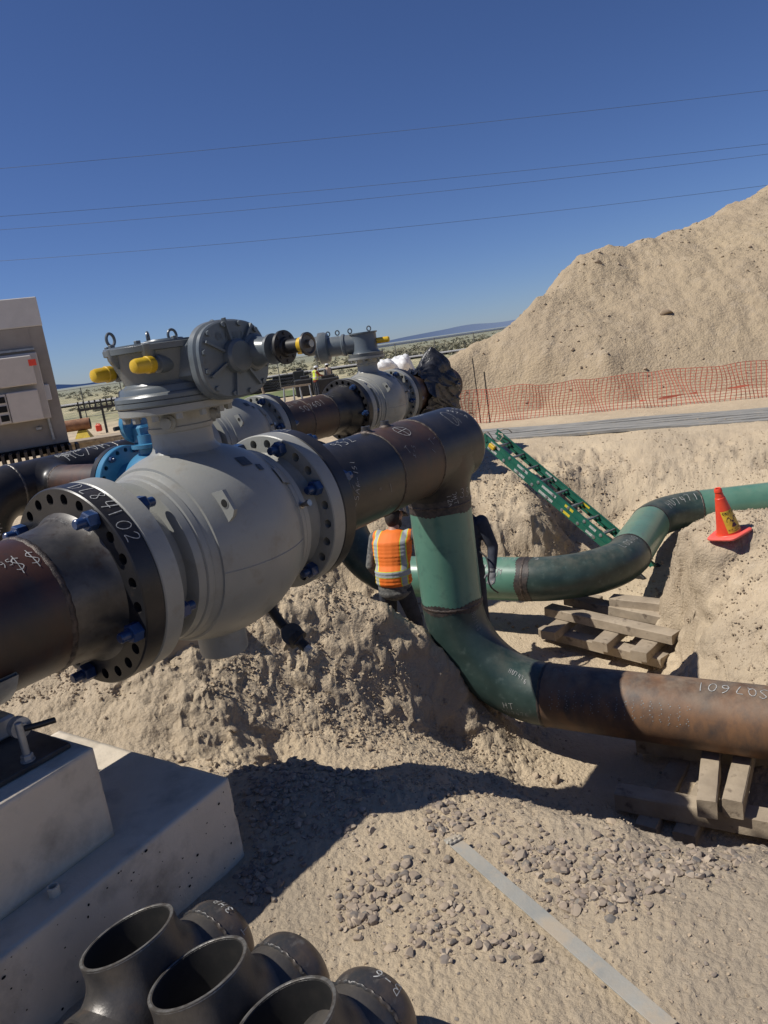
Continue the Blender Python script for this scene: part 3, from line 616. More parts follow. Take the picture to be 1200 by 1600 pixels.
def cyl_gear(par, P, a, n, zt):      # long barrel actuator of the far valve
    g = MB().lathe(P(0, zt), Z, [(0, .27), (.05, .28), (.055, .22), (.10, .20), (.34, .20), (.345, .22), (.365, .22)], 48)
    gb = g.build('gearbox', M['bgrey'], par, 28); ax = unit(-a * .45 - n * .89)
    c = P(0, zt + .21); MB().lathe(c, ax, [(.1, .15), (.28, .15), (.30, .17), (.33, .17), (.35, .15), (.55, .15), (.57, .22), (.62, .24), (.70, .24), (.72, .19), (.76, .19), (.78, .10), (.88, .09), (.89, .05), (1.0, .04)], 40).build('actuator_barrel', M['bgrey'], gb)
    MB().lathe(c + ax * .88, ax, [(0, .09), (.03, .09)], 24).build('mounting_disc', M['black'], gb)
    MB().lathe(c + ax * 1.0, ax, [(0, .045), (.07, .04)], 20).build('yellow_cap', M['yellow'], gb)
    MB().lathe(c - ax * .2, -ax, [(0, .045), (.18, .045), (.2, .03)], 20).build('yellow_cap', M['yellow'], gb)
    for s in (.2, .4, .55, -.1):
        q = c + ax * s + Z * .15; MB().tube([q + Z * (.05 + .035 * math.sin(w)) + ax * .03 * math.cos(w) for w in np.linspace(-1.57, 4.71, 16)], .01, 8).build('lifting_eye', M['bgrey'], gb)
    k = MB()
    for i in range(8): k.hexa(c + ax * .76 + (Z * math.cos(i * .785) + np.cross(ax, Z) * math.sin(i * .785)) * .165, ax, .022, .03)
    k.build('flange_bolts', M['bgrey'], gb, 20)
    return gb
def ball_valve(name, label, P, a, n, kind='gear', detail=True, face=1.307, near_only=False):
    """P(t, up, side) with t from the near flange's face"""
    v = thing(name, P(face / 2, -.62), label, 'valve')
    c = face / 2
    flange_mb(P(0), a, .105, phase=FP).build('flange', M['grey'], v)
    flange_mb(P(face - .105), a, .105, phase=FP).build('flange', M['grey'], v)
    prof = [(.05, .3), (.106, .368), (.13, .360), (.16, .342), (.232, .340), (.237, .395), (.242, .412), (.282, .418), (.288, .414), (.294, .424), (.322, .430), (.327, .426), (.350, .440), (.362, .444)]
    for q in np.linspace(-.29, .29, 15): prof.append((c + q, (.518 * math.sqrt(max(1 - (abs(q) / .60) ** 2.0, 0)) + .003)))
    prof += [(face - t, r) for t, r in prof[:13][::-1]]
    MB().lathe(P(0), a, prof, 128).build('body', M['grey'], v, 40)
    # neck with flared foot, collar bands and bolted top flange
    MB().lathe(P(c), Z, [(.40, .245), (.46, .215), (.49, .185), (.51, .166), (.53, .158), (.60, .156), (.605, .164), (.625, .166), (.63, .159), (.68, .159), (.695, .17), (.70, .282), (.706, .288), (.738, .288), (.739, .27)], 72).build('neck', M['grey'], v, 40)
    for k in range(14):
        th = k * 2 * math.pi / 14; MB().hexa(P(c, .700) + a * .262 * math.cos(th) + n * .262 * math.sin(th), -Z, .019, .03).build('neck_bolt', M['grey'], v, 20)
    for th in (2.6, 4.9, .55):
        dd = a * math.cos(th) + n * math.sin(th); q = P(c, .652); MB().lathe(q + dd * .15, dd, [(0, .04), (.03, .04), (.035, .028), (.06, .028), (.062, .02)], 20).build('grease_fitting', M['grey'], v)
    MB().lathe(P(c), -Z, [(.42, .17), (.462, .15), (.475, .133), (.625, .133), (.638, .128), (.640, .03)], 48).build('trunnion_foot', M['grey'], v)
    if detail:
        # lifting lugs welded to the ball housing
        for t, ph in ((c - .20, 60), (c - .20, -60)):
            _, e1, e2 = pframe(a); u = e1 * math.cos(R(ph)) + e2 * math.sin(R(ph)); r0 = .488 if t < c + .2 else .455; s = np.cross(a, u)
            mb = MB(); pts = [(-.085, -.02), (.085, -.02), (.075, .04), (.055, .068), (-.055, .068)]
            k0 = len(mb.v)
            for d in (-.011, .011):
                for x, y in pts: mb.v.append(P(t) + s * x + u * (r0 + y) + a * d)
            mb.cap(k0, 5, True); mb.cap(k0 + 5, 5); mb.bridge(k0, k0 + 5, 5)
            mb.lathe(P(t) + u * (r0 + .036) - a * .013, a, [(0, .026), (.026, .026)], 20)
            lg = mb.build('lifting_lug', M['grey'], v, 20)
            MB().lathe(P(t) + u * (r0 + .036) - a * .0145, a, [(0, .02), (.029, .02)], 20).build('lug_hole', M['dark'], lg)
        # name plates, relief fitting, drain
        def sf(u, w, t=c - .06, ph=38, rr=.53):
            _, e1, e2 = pframe(a); p_ = R(ph) - w / rr; nn = e1 * math.cos(p_) + e2 * math.sin(p_); r = .518 * math.sqrt(max(1 - (abs(t + u - c) / .60) ** 2.0, 0)) + .007
            return P(t + u) + nn * r, nn
        def plate(u0, u1, w0, w1, m, nm, par_, off=0., **kw):
            mb = MB(); mb.grid(lambda x, y: (lambda q: q[0] + q[1] * off)(sf(u0 + (u1 - u0) * x, w0 + (w1 - w0) * y, **kw)), 4, 4); return mb.build(nm, m, par_)
        pl = plate(0, .075, 0, .07, M['plate'], 'name_plate', v, t=c + .05, ph=42); plate(0, .04, 0, .045, M['plate'], 'name_plate', v, t=c + .14, ph=47); plate(0, .11, 0, .11, M['grey'], 'flat_pad', v, off=.004, t=c + .26, ph=58, rr=.5)
        p2 = plate(0, .035, 0, .10, M['steel'], 'rating_plate', v, t=c + .36, ph=87, rr=.5)
        q = P(c + .36) ; _, e1, e2 = pframe(a); dd = e1 * math.cos(R(76)) + e2 * math.sin(R(76)); MB().lathe(q + dd * .41, dd, [(0, .02), (.02, .02), (.022, .012), (.06, .012), (.062, .018), (.08, .018)], 16).build('relief_fitting', M['steel'], v)
        # seam casting line
        MB().tube([P(c + q, 0) + (e1 * math.cos(R(98)) + e2 * math.sin(R(98))) * (.518 * math.sqrt(max(1 - (abs(q) / .60) ** 2.0, 0)) + .003) for q in np.linspace(-.29, .29, 16)], .004, 6).build('casting_seam', M['grey'], v)
    (gearbox if kind == 'gear' else cyl_gear)(v, lambda t, u=0, s=0: P(c + t, u, s), a, n, .741)
    return v
M['plate'] = mat('dark_name_plate', (.03, .03, .03), (.06, .06, .055), .4, 50)
v1 = ball_valve('ball_valve', 'large light grey ball valve in the foreground with blue grey gearbox and yellow caps', lambda t, u=0, s=0: P1(.108 + t, u, s), DM, NM)
FACE = 1.307; TF = .108 + FACE + .003
# small black drain valve under the ball housing
q = P1(.108 + FACE / 2 + .30, -.50, .10); dr = MB().tube([q, q + NM * .06 - Z * .08, q + NM * .10 - Z * .12], .028, 14).build('drain_valve', M['black'], v1)
e = q + NM * .10 - Z * .12; dirn = unit(NM * .8 - Z * .6)
MB().lathe(e, dirn, [(-.02, .03), (0, .045), (.06, .045), (.065, .06), (.10, .06), (.105, .03), (.16, .03)], 20).build('drain_body', M['black'], dr)
MB().lathe(e + dirn * .07 - DM * .02 + Z * .03, unit(-DM * .6 + NM * .6 + Z * .3), [(0, .062), (.018, .062), (.02, .02), (.03, .02)], 28).build('hand_wheel', M['black'], dr)
MB().lathe(e + dirn * .16, dirn, [(0, .024), (.03, .024)], 16).build('white_plug', M['chalk'], dr)
MB().box(e + dirn * .05 - NM * .05 - Z * .06, (.14, .035, .02), [unit(NM * .5 + Z * .5 - DM * .2), DM, unit(np.cross(NM, DM))], .004).build('handle', M['forged'], dr)
# ------------------------------------------------------------------ mainline 1 beyond the valve: one welded run down into the trench
run = thing('pipe_run', VP0 + V(0, 0, FLOOR + .3), 'black pipe teeing down into a light green riser, green elbow and rusty lower pipe', 'pipe')
flange_mb(P1(TF), DM, .105, phase=FP).build('flange', M['mill'], run)
MB().lathe(P1(TF + .10), DM, [(0, .3), (.006, .385), (.03, .38), (.06, .355), (.12, .325), (.17, RP + .003), (.19, RP)], 96).build('flange_hub', M['mill'], run)
R_TEE = .34; tW0, tW1 = 2.33, TT - R_TEE
pipe_seg(P1(TF + .29), DM, tW0 - TF - .29, RP).build('pipe_section', M['mill'], run)
pipe_seg(P1(tW0), DM, tW1 - tW0, RP).build('pipe_section', M['brown'], run)
pipe_seg(P1(tW1), DM, .62, RP + .004).build('tee_body', M['mill'], run)
weld(P1(TF + .29), DM, RP, run, .010); weld(P1(tW0), DM, RP, run, .010); weld(P1(tW1), DM, RP, run, .012)
MB().lathe(P1(tW1 + .62), DM, [(0, RP + .004)] + [(.16 * math.sin(q), .06 + (RP - .056) * math.cos(q)) for q in np.linspace(.1, 1.5, 14)] + [(.162, .01)], 72).build('end_cap', M['mill'], run)
RV = .254; cT = VP0 + V(0, 0, A0[2])
tee_branch(cT, DM, -Z, RP + .004, RV, .42, .07).build('tee_outlet', M['mill'], run)
zw = A0[2] - .42; ze = ZB + .762
MB().cyl(cT - Z * .42, cT - Z * .48, RV, n=72).build('pipe_section', M['scorch'], run)
weld(VP0 + V(0, 0, zw), Z, RV, run, .014, scorch=.06)
pipe_seg(VP0 + V(0, 0, ze), Z, zw - .06 - ze, RV - .001).build('riser_pipe', M['green'], run)
weld(VP0 + V(0, 0, ze), Z, RV, run, .015, scorch=.035)
arc = bend(VP0 + V(0, 0, ze), -Z, BD, .762); MB().tube(arc, RV, 72).build('elbow', M['dgreen'], run, 60)
pe = arc[-1]; weld(pe, BD, RV, run, .014, m='scorch')
pipe_seg(pe, BD, 3.6, RV).build('pipe_section', M['rust'], run)
# stub outlets on top
for t in (2.36, 2.60):
    p = P1(t, RP - .01); MB().lathe(p, Z, [(0, .042), (.02, .034), (.05, .032), (.052, .022), (.045, .02)], 24).build('threaded_outlet', M['forged'], run)
    MB().lathe(p, Z, [(0, .052), (.012, .046), (.022, .034)], 24).build('weld_bead', M['weld'], run)
for txt, t, ph, rot, sz, m_ in (('HT 952', 1.66, 28, .1, .056, 'chalk'), ('F-151', 1.80, 82, 1.2, .028, 'chalk'), ('"', 2.0, 106, .2, .05, 'chalk_dim'), ('I', 2.12, 104, .2, .04, 'chalk_dim'), ('@', 2.56, 40, .1, .066, 'chalk'), ('X-5', 2.5, 74, 1., .026, 'chalk_dim'), ('T', 2.44, 66, .2, .04, 'chalk_dim'), ('T-', 2.76, 66, .2, .04, 'chalk_dim'), ('Z1', 2.72, 84, .8, .03, 'chalk_dim'),
                                ('<', 3.20, 44, -.1, .085, 'chalk_dim'), ('11', 3.23, 46, -.3, .045, 'chalk_dim'), ('H52', 3.02, 4, .1, .03, 'chalk'), ('347-A', 3.35, 16, -1.0, .028, 'chalk'), ('2C60', 3.45, 14, -1.0, .026, 'chalk_dim'), ('<11', 2.12, 138, -.4, .05, 'chalk_dim'), ('-5A', 1.75, 104, 1.2, .03, 'chalk'), ('Z1 R', 1.70, 84, .2, .022, 'chalk_dim')):
    writing(txt, cyl_surf(A0, DM, RP + .001, t, R(ph), rot), sz, .0045, parent=run, m=m_)
writing('TLMT42', cyl_surf(P1(TF), DM, .47, .085, R(12), rot=math.pi / 2), .035, .004, parent=run)
def riser_surf(ph0, z0, rot=0., r=RV + .002):
    def f(u, v):
        c, s = math.cos(rot), math.sin(rot); du, dv = u * c - v * s, u * s + v * c; ph = R(ph0) + du / r; n_ = V(math.sin(ph), -math.cos(ph), 0); return VP0 + V(0, 0, z0 + dv) + n_ * r, n_
    return f
writing('V10HT', riser_surf(18, 1.38, -1.5), .028, .004, parent=run); writing('S-12A', riser_surf(8, 1.36, -1.5), .026, .004, parent=run); writing('35', riser_surf(34, 1.25, -.2), .05, .004, parent=run); writing('XO>', riser_surf(44, 1.56, -1.5), .04, .004, parent=run)
writing('HT.', path_surf(arc, RV + .001, .93, R(108), .35, BD), .035, .0045, parent=run); writing('HU7476', path_surf(arc, RV + .001, .93, R(122), .3, BD), .026, .003, parent=run, m='chalk_dim')
writing('HU7476', path_surf(arc, RV + .001, .85, R(32), .1, V(*NM[:2], 0)), .028, .004, parent=run); writing('HU7168', path_surf(arc, RV + .001, .06, R(25), 0, V(*NM[:2], 0)), .03, .003, parent=run, m='chalk_dim')
writing('SQ7601', cyl_surf(pe, BD, RV + .001, 1.60, R(3), math.pi), .060, .006, parent=run); writing('B-234', cyl_surf(pe, BD, RV + .001, .30, R(4), math.pi), .034, .003, parent=run, m='chalk_dim'); writing('S2060', cyl_surf(pe, BD, RV + .001, .30, R(-6), math.pi), .028, .003, parent=run, m='chalk_dim')
# stencilled dot rows along the rusty pipe
mb = MB(); rnd = random.Random(3)
for col_ in range(17):
    for row in range(11):
        if rnd.random() < .28: continue
        t = .10 + col_ * .062 + (.012 if row % 2 else 0) + rnd.uniform(-.006, .006); s_ = cyl_surf(pe, BD, RV, t, R(52 + row * 3.3 + rnd.uniform(-.8, .8))); p, n_ = s_(0, 0); a_, e1, e2 = frame(n_); k = mb.ring(p + n_ * .002, e1, e2, .0045 * rnd.uniform(.6, 1.2), n=6); mb.cap(k, 6)
mb.build('stencil_dots', M['chalk_dim'], run, 0)
studs_on(.108 + FACE - .105, run, (22, 1, 4, 9, 14, 18))
# ------------------------------------------------------------------ second line, behind
L2 = atz(497, 652, 1.6)
def P2(t, up=0., side=0.): return L2 + DM * t + Z * up + NM * side
T2 = -1.22 - FACE + .105
ball_valve('ball_valve', 'light grey ball valve of the second line, half hidden behind the foreground valve neck', lambda t, u=0, s=0: P2(T2 + t, u, s), DM, NM)
s2 = thing('pipe_spool', P2(-.2, -.31), 'brown and black pipe chalked SQ7601 bolted between two grey ball valves of the second line', 'pipe')
tf = T2 + FACE + .003
flange_mb(P2(tf), DM, .105, phase=FP).build('flange', M['mill'], s2)
MB().lathe(P2(tf + .10), DM, [(0, .3), (.006, .385), (.06, .355), (.17, RP + .003), (.19, RP)], 64).build('flange_hub', M['mill'], s2)
pipe_seg(P2(tf + .29), DM, .12 - tf - .29 + .0, RP).build('pipe_section', M['brown'], s2)
pipe_seg(P2(.12), DM, .62 - .2 - .12, RP).build('pipe_section', M['mill'], s2)
weld(P2(.12), DM, RP, s2, .01); weld(P2(-.42), DM, RP, s2, .01)
MB().lathe(P2(.42), DM, [(0, RP), (.02, RP + .003), (.10, .345), (.15, .375), (.19, .385), (.196, .3)], 64).build('flange_hub', M['mill'], s2)
T3 = .725
flange_mb(P2(.617), DM, .105, phase=FP).build('flange', M['mill'], s2)
writing('SQ7601', cyl_surf(L2, DM, RP, -.62, R(62), .1), .07, .008, parent=s2, m='chalk'); writing('JK511', cyl_surf(L2, DM, RP, .0, R(40), .2), .06, .007, parent=s2, m='chalk_dim'); writing('X2-64', cyl_surf(L2, DM, RP, -.78, R(40), .3), .05, .006, parent=s2, m='chalk_dim')
studs_on(0, s2, (1, 5, 9), P=lambda t: P2(T2 + FACE - .105)); studs_on(0, s2, (2, 6, 11), P=lambda t: P2(.617))
v3 = ball_valve('ball_valve', 'far light grey ball valve with barrel actuator, next to the black plastic sheet', lambda t, u=0, s=0: P2(T3 + t, u, s), DM, NM, kind='barrel')
s3 = thing('pipe_spool', P2(T3 + FACE + .6, -.31), 'short brown flanged pipe behind the far valve, its end wrapped in black plastic', 'pipe')
t3 = T3 + FACE + .003
flange_mb(P2(t3), DM, .105, phase=FP).build('flange', M['mill'], s3); MB().lathe(P2(t3 + .10), DM, [(0, .3), (.006, .385), (.06, .355), (.17, RP + .003), (.19, RP)], 64).build('flange_hub', M['mill'], s3)
pipe_seg(P2(t3 + .29), DM, 1.5, RP).build('pipe_section', M['brown'], s3)
studs_on(0, s3, (1, 6, 12), P=lambda t: P2(T3 + FACE - .105))
M['wht2'] = mat('white_plastic_sheeting', (.62, .62, .62), (.72, .72, .72), .5, 3)
# black plastic sheet draped over the pipe end
def tarp(u, v):
    t = t3 + .52 + 1.15 * v; ph = (u - .5) * 2 * math.pi; w = P2(t)
    wv = 1.3 * math.sin(v * 4 + 1) + .8 * math.sin(ph * 2 + v * 3); f1 = 1 - abs(math.sin(ph * 3.1 + wv)); f2 = 1 - abs(math.sin(ph * 6.3 - v * 5 + 2 * wv)); f3 = 1 - abs(math.sin(v * 9 + ph * 4 + wv * 2))
    r = RP + .03 + .07 * v + .055 * f1 ** 4 + .05 * f2 ** 5 + .04 * f3 ** 6 + .035 * float(vnoise(np.array(ph * 2.2), np.array(v * 5), 3))
    pk = max(0, 1 - math.hypot((ph - .05) / .75, (v - .66) / .42)) ** 1.2; r += .27 * pk
    if v > .86: r *= 1 - ((v - .86) / .14) ** 2 * .96
    sag = .22 * max(0, -math.cos(ph)) * v
    return w + Z * (r * math.cos(ph) - sag) + NM * r * math.sin(ph)
M['tarp'] = mat('black_plastic_sheet', (.012, .012, .015), (.03, .031, .036), .33, 9, bump=.5, bscale=18, bdist=.02)
tag(MB().grid(tarp, 150, 60).build('plastic_sheet', M['tarp'], base=P2(t3 + 1.1), smooth=80), 'crumpled black plastic sheet wrapped over the open end of the far pipe', 'tarpaulin')
sc_ = at(618, 588, 40.); sc_[2] = .05; mb = MB()
for k in range(30):
    rnd = random.Random(k); h_ = rnd.uniform(0, 1); mb.ball(sc_ + V(rnd.uniform(-1.15, 1.15) * (1 - .5 * h_), rnd.uniform(-.5, .5), .25 + 1.0 * h_), [rnd.uniform(.28, .5) for _ in range(3)], 12, 8)
wb = mb.build('sheeting_heap', M['wht2'], base=sc_, remesh=.09, smooth=40)
for vtx in wb.data.vertices:
    c = np.array(vtx.co); f = .05 * abs(math.sin(c[0] * 9 + c[2] * 7)) + .05 * abs(math.sin(c[1] * 8 + c[2] * 11 + c[0] * 3)); vtx.co = Vector(c * (1 + f))
tag(wb, 'heap of crumpled white plastic sheeting behind the far valve', 'sheeting')
# ------------------------------------------------------------------ second riser and the S-bend on the trench floor
V2 = V(-.51, 9.16, 0); S0 = V(1.53, 8.08, ZS); d0 = unit(S0 - (V2 + V(0, 0, ZS))); d1 = unit(V(.52, .855, 0)); d2 = unit(V(.985, -.10, 0))
sb = thing('pipe_run', V(1.5, 8.1, FLOOR + .3), 'green coated pipe snaking in an S along the trench floor behind the riser', 'pipe')
a0 = bend(V2 + V(0, 0, ZS + .762), -Z, d0, .762); MB().tube(a0, RV, 64).build('elbow', M['dgreen'], sb, 60)
top = V2 + V(0, 0, 1.2 - .5); pipe_seg(V2 + V(0, 0, ZS + .762), Z, top[2] - ZS - .762, RV).build('riser_pipe', M['mill'], sb)
a9 = bend(top, Z, -NM, .5); MB().tube(a9 + [a9[-1] - NM * .45], RV, 48).build('elbow', M['mill'], sb, 60)
weld(V2 + V(0, 0, ZS + .762), Z, RV, sb, scorch=.04)
L_ = np.linalg.norm(S0 - a0[-1]); MB().lathe(a0[-1], d0, [(0, RV), (L_, RV)], 64).build('straight_pipe', M['green'], sb); weld(a0[-1], d0, RV, sb)
weld(S0, d0, RV, sb, .02, scorch=.075)
a1 = bend(S0, d0, d1, 1.0, 36); MB().tube(a1, RV, 64).build('elbow', M['dgreen'], sb, 60)
weld(a1[-1], d1, RV, sb, .016, m='scorch', scorch=.02)
e1_ = a1[-1] + d1 * 1.35; MB().lathe(a1[-1], d1, [(0, RV), (1.35, RV)], 64).build('straight_pipe', M['green'], sb); weld(e1_, d1, RV, sb, .016, m='scorch', scorch=.02)
a2 = bend(e1_, d1, d2, .9, 24); MB().tube(a2, RV, 64).build('elbow', M['dgreen'], sb, 60); weld(a2[-1], d2, RV, sb, .014)
MB().lathe(a2[-1], d2, [(0, RV), (3.2, RV)], 48).build('straight_pipe', M['green2'] if 'green2' in M else M['green'], sb)
writing('HU7471', path_surf(a2, RV + .001, .30, R(52), .05), .085, .008, parent=sb); writing('LOSNOZO', path_surf(a1, RV + .001, 1.12, R(30), -.0), .055, .006, parent=sb); writing('S', path_surf(a1, RV + .001, .12, R(14), .4), .06, .006, parent=sb)
st_ = a0[-1]
writing('<', cyl_surf(S0, d0, RV + .001, -.33, R(62), .2), .06, .005, parent=sb); writing('NM XII3', cyl_surf(S0, d0, RV + .001, -.42, R(8), -.1), .035, .004, parent=sb, m='chalk'); writing('VM3NM', cyl_surf(S0, d0, RV + .001, -.55, R(38), -.3), .05, .008, parent=sb, m='chalk'); writing('S-S7I3', cyl_surf(a1[-1], d1, RV + .001, .18, R(40), 1.5), .05, .005, parent=sb, m='chalk_dim')
# ------------------------------------------------------------------ header pipe on the left with a blue valve
HD = atz(60, 756, 1.6); RH = .254
def PH(t, up=0., side=0.): return HD + DM * t + Z * up + NM * side
hd = thing('pipe_run', PH(.8, -.21), 'dark pipe covered in white chalk, in front of the equipment building', 'pipe')
pipe_seg(PH(-.27), DM, 2.6, RH).build('pipe_section', M['mill'], hd)
ah = bend(PH(-.27), -DM, -Z, .40); MB().tube(ah + [ah[-1] - Z * .8], RH, 56).build('elbow', M['dgreen2'] if 'dgreen2' in M else M['mill'], hd, 60)
weld(PH(-.27), DM, RH, hd, .014, m='forged'); weld(PH(.92), DM, RH, hd, .012, m='forged')
bf = atz(207, 752, 1.6); tb = (bf - HD).dot(DM); sbn = (bf - HD).dot(NM)
tee_branch(PH(tb), DM, NM, RH, .17, .34, .08).build('tee_outlet', M['mill'], hd)
pipe_seg(PH(tb, 0, .34), NM, sbn - .34 - .15, .17).build('branch_pipe', M['brown'], hd); weld(PH(tb, 0, .35), NM, .17, hd, .012)
def PB(s, up=0., t=0.): return PH(tb + t, up, sbn + s)
flange_mb(PB(-.155), NM, .075, ro=.33, bc=.29, nh=20, hr=.02, ri=.16, n=72).build('flange', M['mill'], hd)
for txt, t, ph, sz in (('MC/VM', .28, 48, .085), ('VM', .58, 20, .07), ('BUDSTAN', .20, 28, .035), ('0752', .98, 12, .05)): writing(txt, cyl_surf(HD, DM, RH + .001, t, R(ph), .15), sz, .009, parent=hd)
writing('NM', path_surf(ah, RH + .001, .45, R(100), .2, DM), .06, .007, parent=hd); writing('MC', path_surf(ah, RH + .001, .66, R(100), .2, DM), .06, .007, parent=hd); writing('B-2', path_surf(ah, RH + .001, .80, R(100), .2, DM), .06, .007, parent=hd)
bv = thing('gate_valve', PB(.35, -.25), 'sky blue flanged valve with a flat blue gear plate, partly hidden behind the foreground valve', 'valve')
flange_mb(PB(-.077), NM, .077, ro=.33, bc=.29, nh=20, hr=.02, ri=.16, n=72).build('flange', M['sky_blue'], bv)
MB().lathe(PB(0), NM, [(-.02, .14), (.0, .17), (.06, .155), (.14, .16), (.18, .22), (.25, .265), (.38, .28), (.5, .26), (.58, .2), (.62, .16)], 56).build('body', M['sky_blue'], bv)
for k in (1, 5, 9, 14, 18):
    th = 2 * math.pi * k / 20; stud(PB(-.077 - .08) + DM * .29 * math.sin(th) + Z * .29 * math.cos(th), NM, bv, .06, .22, .016, .03, .035)
MB().lathe(PB(.36), Z, [(.2, .11), (.30, .10), (.31, .16), (.34, .16), (.345, .1), (.42, .1)], 40).build('bonnet', M['sky_blue'], bv)
gp = MB().lathe(PB(.22, .50), NM, [(-.04, .15), (0, .16), (.03, .16), (.035, .15), (.04, .05), (.06, .05)], 40); gp.box(PB(.30, .42), (.16, .16, .16), [DM, NM, Z], .02)
for k in range(8): gp.hexa(PB(.25, .50) + DM * .13 * math.cos(k * .785) + Z * .13 * math.sin(k * .785), NM, .012, .012)
gp = gp.build('gear_plate', M['sky_blue'], bv, 28); MB().tube([PB(.18, .50, -.2), PB(.2, .51, .0), PB(.24, .5, .06), PB(.28, .3, .1)], .018, 10).build('lever', M['black'], bv)
# ------------------------------------------------------------------ concrete support in the left foreground
zt, zb2 = .80, .34
F1 = atz(357, 1215, zt); CD = V(math.sin(R(33.7)), math.cos(R(33.7)), 0); CN = V(CD[1], -CD[0], 0)
def conc_block(name, corner, L, Wd, z0, z1, parent, seed):
    """block with its right front edge ending at corner, faces perturbed a little so that light catches it"""
    c = corner - CD * L / 2 - CN * Wd / 2; c[2] = (z0 + z1) / 2; h = V(L, Wd, z1 - z0) / 2; st = .022; PV, PF = [], []; k = 0
    for ax in range(3):
        u, v = [q for q in range(3) if q != ax]; nu, nv = max(2, int(2 * h[u] / st)), max(2, int(2 * h[v] / st))
        for sg in (-1, 1):
            gu, gv = np.meshgrid(np.linspace(-h[u], h[u], nu + 1), np.linspace(-h[v], h[v], nv + 1)); p = np.zeros((gu.size, 3)); p[:, u] = gu.ravel(); p[:, v] = gv.ravel(); p[:, ax] = sg * h[ax]; PV.append(p)
            i, j = np.meshgrid(np.arange(nv), np.arange(nu), indexing='ij'); a = (i * (nu + 1) + j).ravel() + k; PF.append(np.stack([a, a + 1, a + nu + 2, a + nu + 1], 1)); k += len(p)
    p = np.vstack(PV); nz = vnoise(p[:, 0] * 19, p[:, 1] * 19 + seed, seed, p[:, 2] * 19) * .5 + .5 * vnoise(p[:, 0] * 47, p[:, 1] * 47, seed + 3, p[:, 2] * 47)
    r = (.0025 + .030 * np.clip(nz - .30, 0, 1))[:, None]; q = np.clip(p, -(h - r), h - r); d = p - q; ln = np.linalg.norm(d, axis=1)[:, None]; p = q + d / np.maximum(ln, 1e-6) * r + .0015 * vnoise(p[:, 0] * 3, p[:, 1] * 3, seed, p[:, 2] * 3)[:, None]
    mb = MB(); mb.v = list(c + p[:, :1] * CD + p[:, 1:2] * CN + p[:, 2:] * Z); mb.f = [tuple(int(e) for e in f) for f in np.vstack(PF)]
    o = mb.build(name, M['concrete'], parent, 0)
    import bmesh
    bm = bmesh.new(); bm.from_mesh(o.data); bmesh.ops.remove_doubles(bm, verts=bm.verts, dist=.0015); bmesh.ops.recalc_face_normals(bm, faces=bm.faces); bm.to_mesh(o.data); bm.free(); o.data.shade_smooth(); return o
sup = thing('concrete_support', (F1[0] - DM[0] * 1.0 - NM[0] * .5, F1[1] - DM[1] * 1.0 - NM[1] * .5, zb2), 'stepped cast concrete pipe support block in the left foreground', 'concrete block')
conc_block('footing', V(*F1), 3.4, 1.2, zb2 - .1, zt, sup, 1)
Q1 = atz(180, 1305, zt); ped_top = 1.18
conc_block('pedestal', V(*Q1), 3.0, .86, zt - .002, ped_top, sup, 2)
pc = P1(-1.02); pc[2] = ped_top; cs_ = V(*pc)
bpz = ped_top + .002; bpc = atz(110, 1160, bpz + .02); tS = (atz(36, 1140, bpz + .02) - A0).dot(DM); sB = (bpc - A0).dot(NM)
bpc2 = bpc - DM * .75 - NM * .40; bpc2[2] = bpz + .010; MB().box(bpc2, (1.5, .80, .02), [DM, NM, Z], .003).build('base_plate', M['forged'], sup, 20)
sd = MB()
for s in (-1, 1):
    k = len(sd.v)
ang = np.linspace(-62, 62, 17)
mbs = MB(); ks = []
for t in (tS - .95, tS):
    for rr in (RP + .004, RP + .022):
        kk = len(mbs.v)
        for q in ang: mbs.v.append(P1(t) - Z * rr * math.cos(R(q)) + NM * rr * math.sin(R(q)))
        ks.append(kk)
for a_, b_ in ((0, 1), (1, 3), (3, 2), (2, 0)): mbs.bridge(ks[a_], ks[b_], 17, False)
mbs.box(P1(tS - .48, 0, 0) * V(1, 1, 0) + Z * (ped_top + .02 + (1.6 - RP - ped_top - .02) / 2), (.92, .44, 1.6 - RP - ped_top - .03), [DM, NM, Z], .01)
mbs.build('saddle', M['saddle'] if 'saddle' in M else M['galv'], sup, 25)
# anchor rod with washer and nut, and the small pvc sleeves on the footing
ab = atz(44, 1188, bpz + .02)
for k_, q_ in enumerate((ab, ab - NM * .62, ab - DM * 1.1)):
    p = V(q_[0], q_[1], bpz + .02); MB().lathe(p, Z, [(0, .026), (.006, .026), (.007, .0135), (.15, .0135), (.153, .009)], 16).hexa(p + Z * .006, Z, .022, .02).build('anchor_bolt', M['galv'], sup, 25)
cl = atz(33, 1137, bpz + .11); MB().lathe(cl, NM, [(-.03, .040), (.004, .040), (.006, .02), (.02, .019)], 24).build('clamp_washer', M['galv'], sup, 25); MB().tube([cl + NM * .02, cl + NM * .035 + DM * .05 - Z * .008, cl + NM * .035 + DM * .11 - Z * .02], .012, 10).build('clamp_rod', M['black'], sup, 60)
for px, py in ((86, 1398),):
    p = atz(px, py, zt); MB().lathe(p, Z, [(0, .02), (.035, .02), (.036, .015), (.01, .014)], 20).build('sleeve', M['concrete'], sup)
# air holes cast in the front face
mb = MB(); rnd = random.Random(5)
for k in range(170):
    t = -rnd.random() ** 1.0 * 2.2; h = zb2 + .04 + rnd.random() * (zt - zb2 - .06); r = rnd.choice((.0015, .002, .003, .003, .0055)); c = V(*F1[:2], 0) + CD * t + Z * h + CN * .0016; kk = mb.ring(c, CD, Z, r * rnd.uniform(.7, 1.5), r, 8); mb.cap(kk, 8)
mb.build('air_holes', M['dark'], sup, 0)
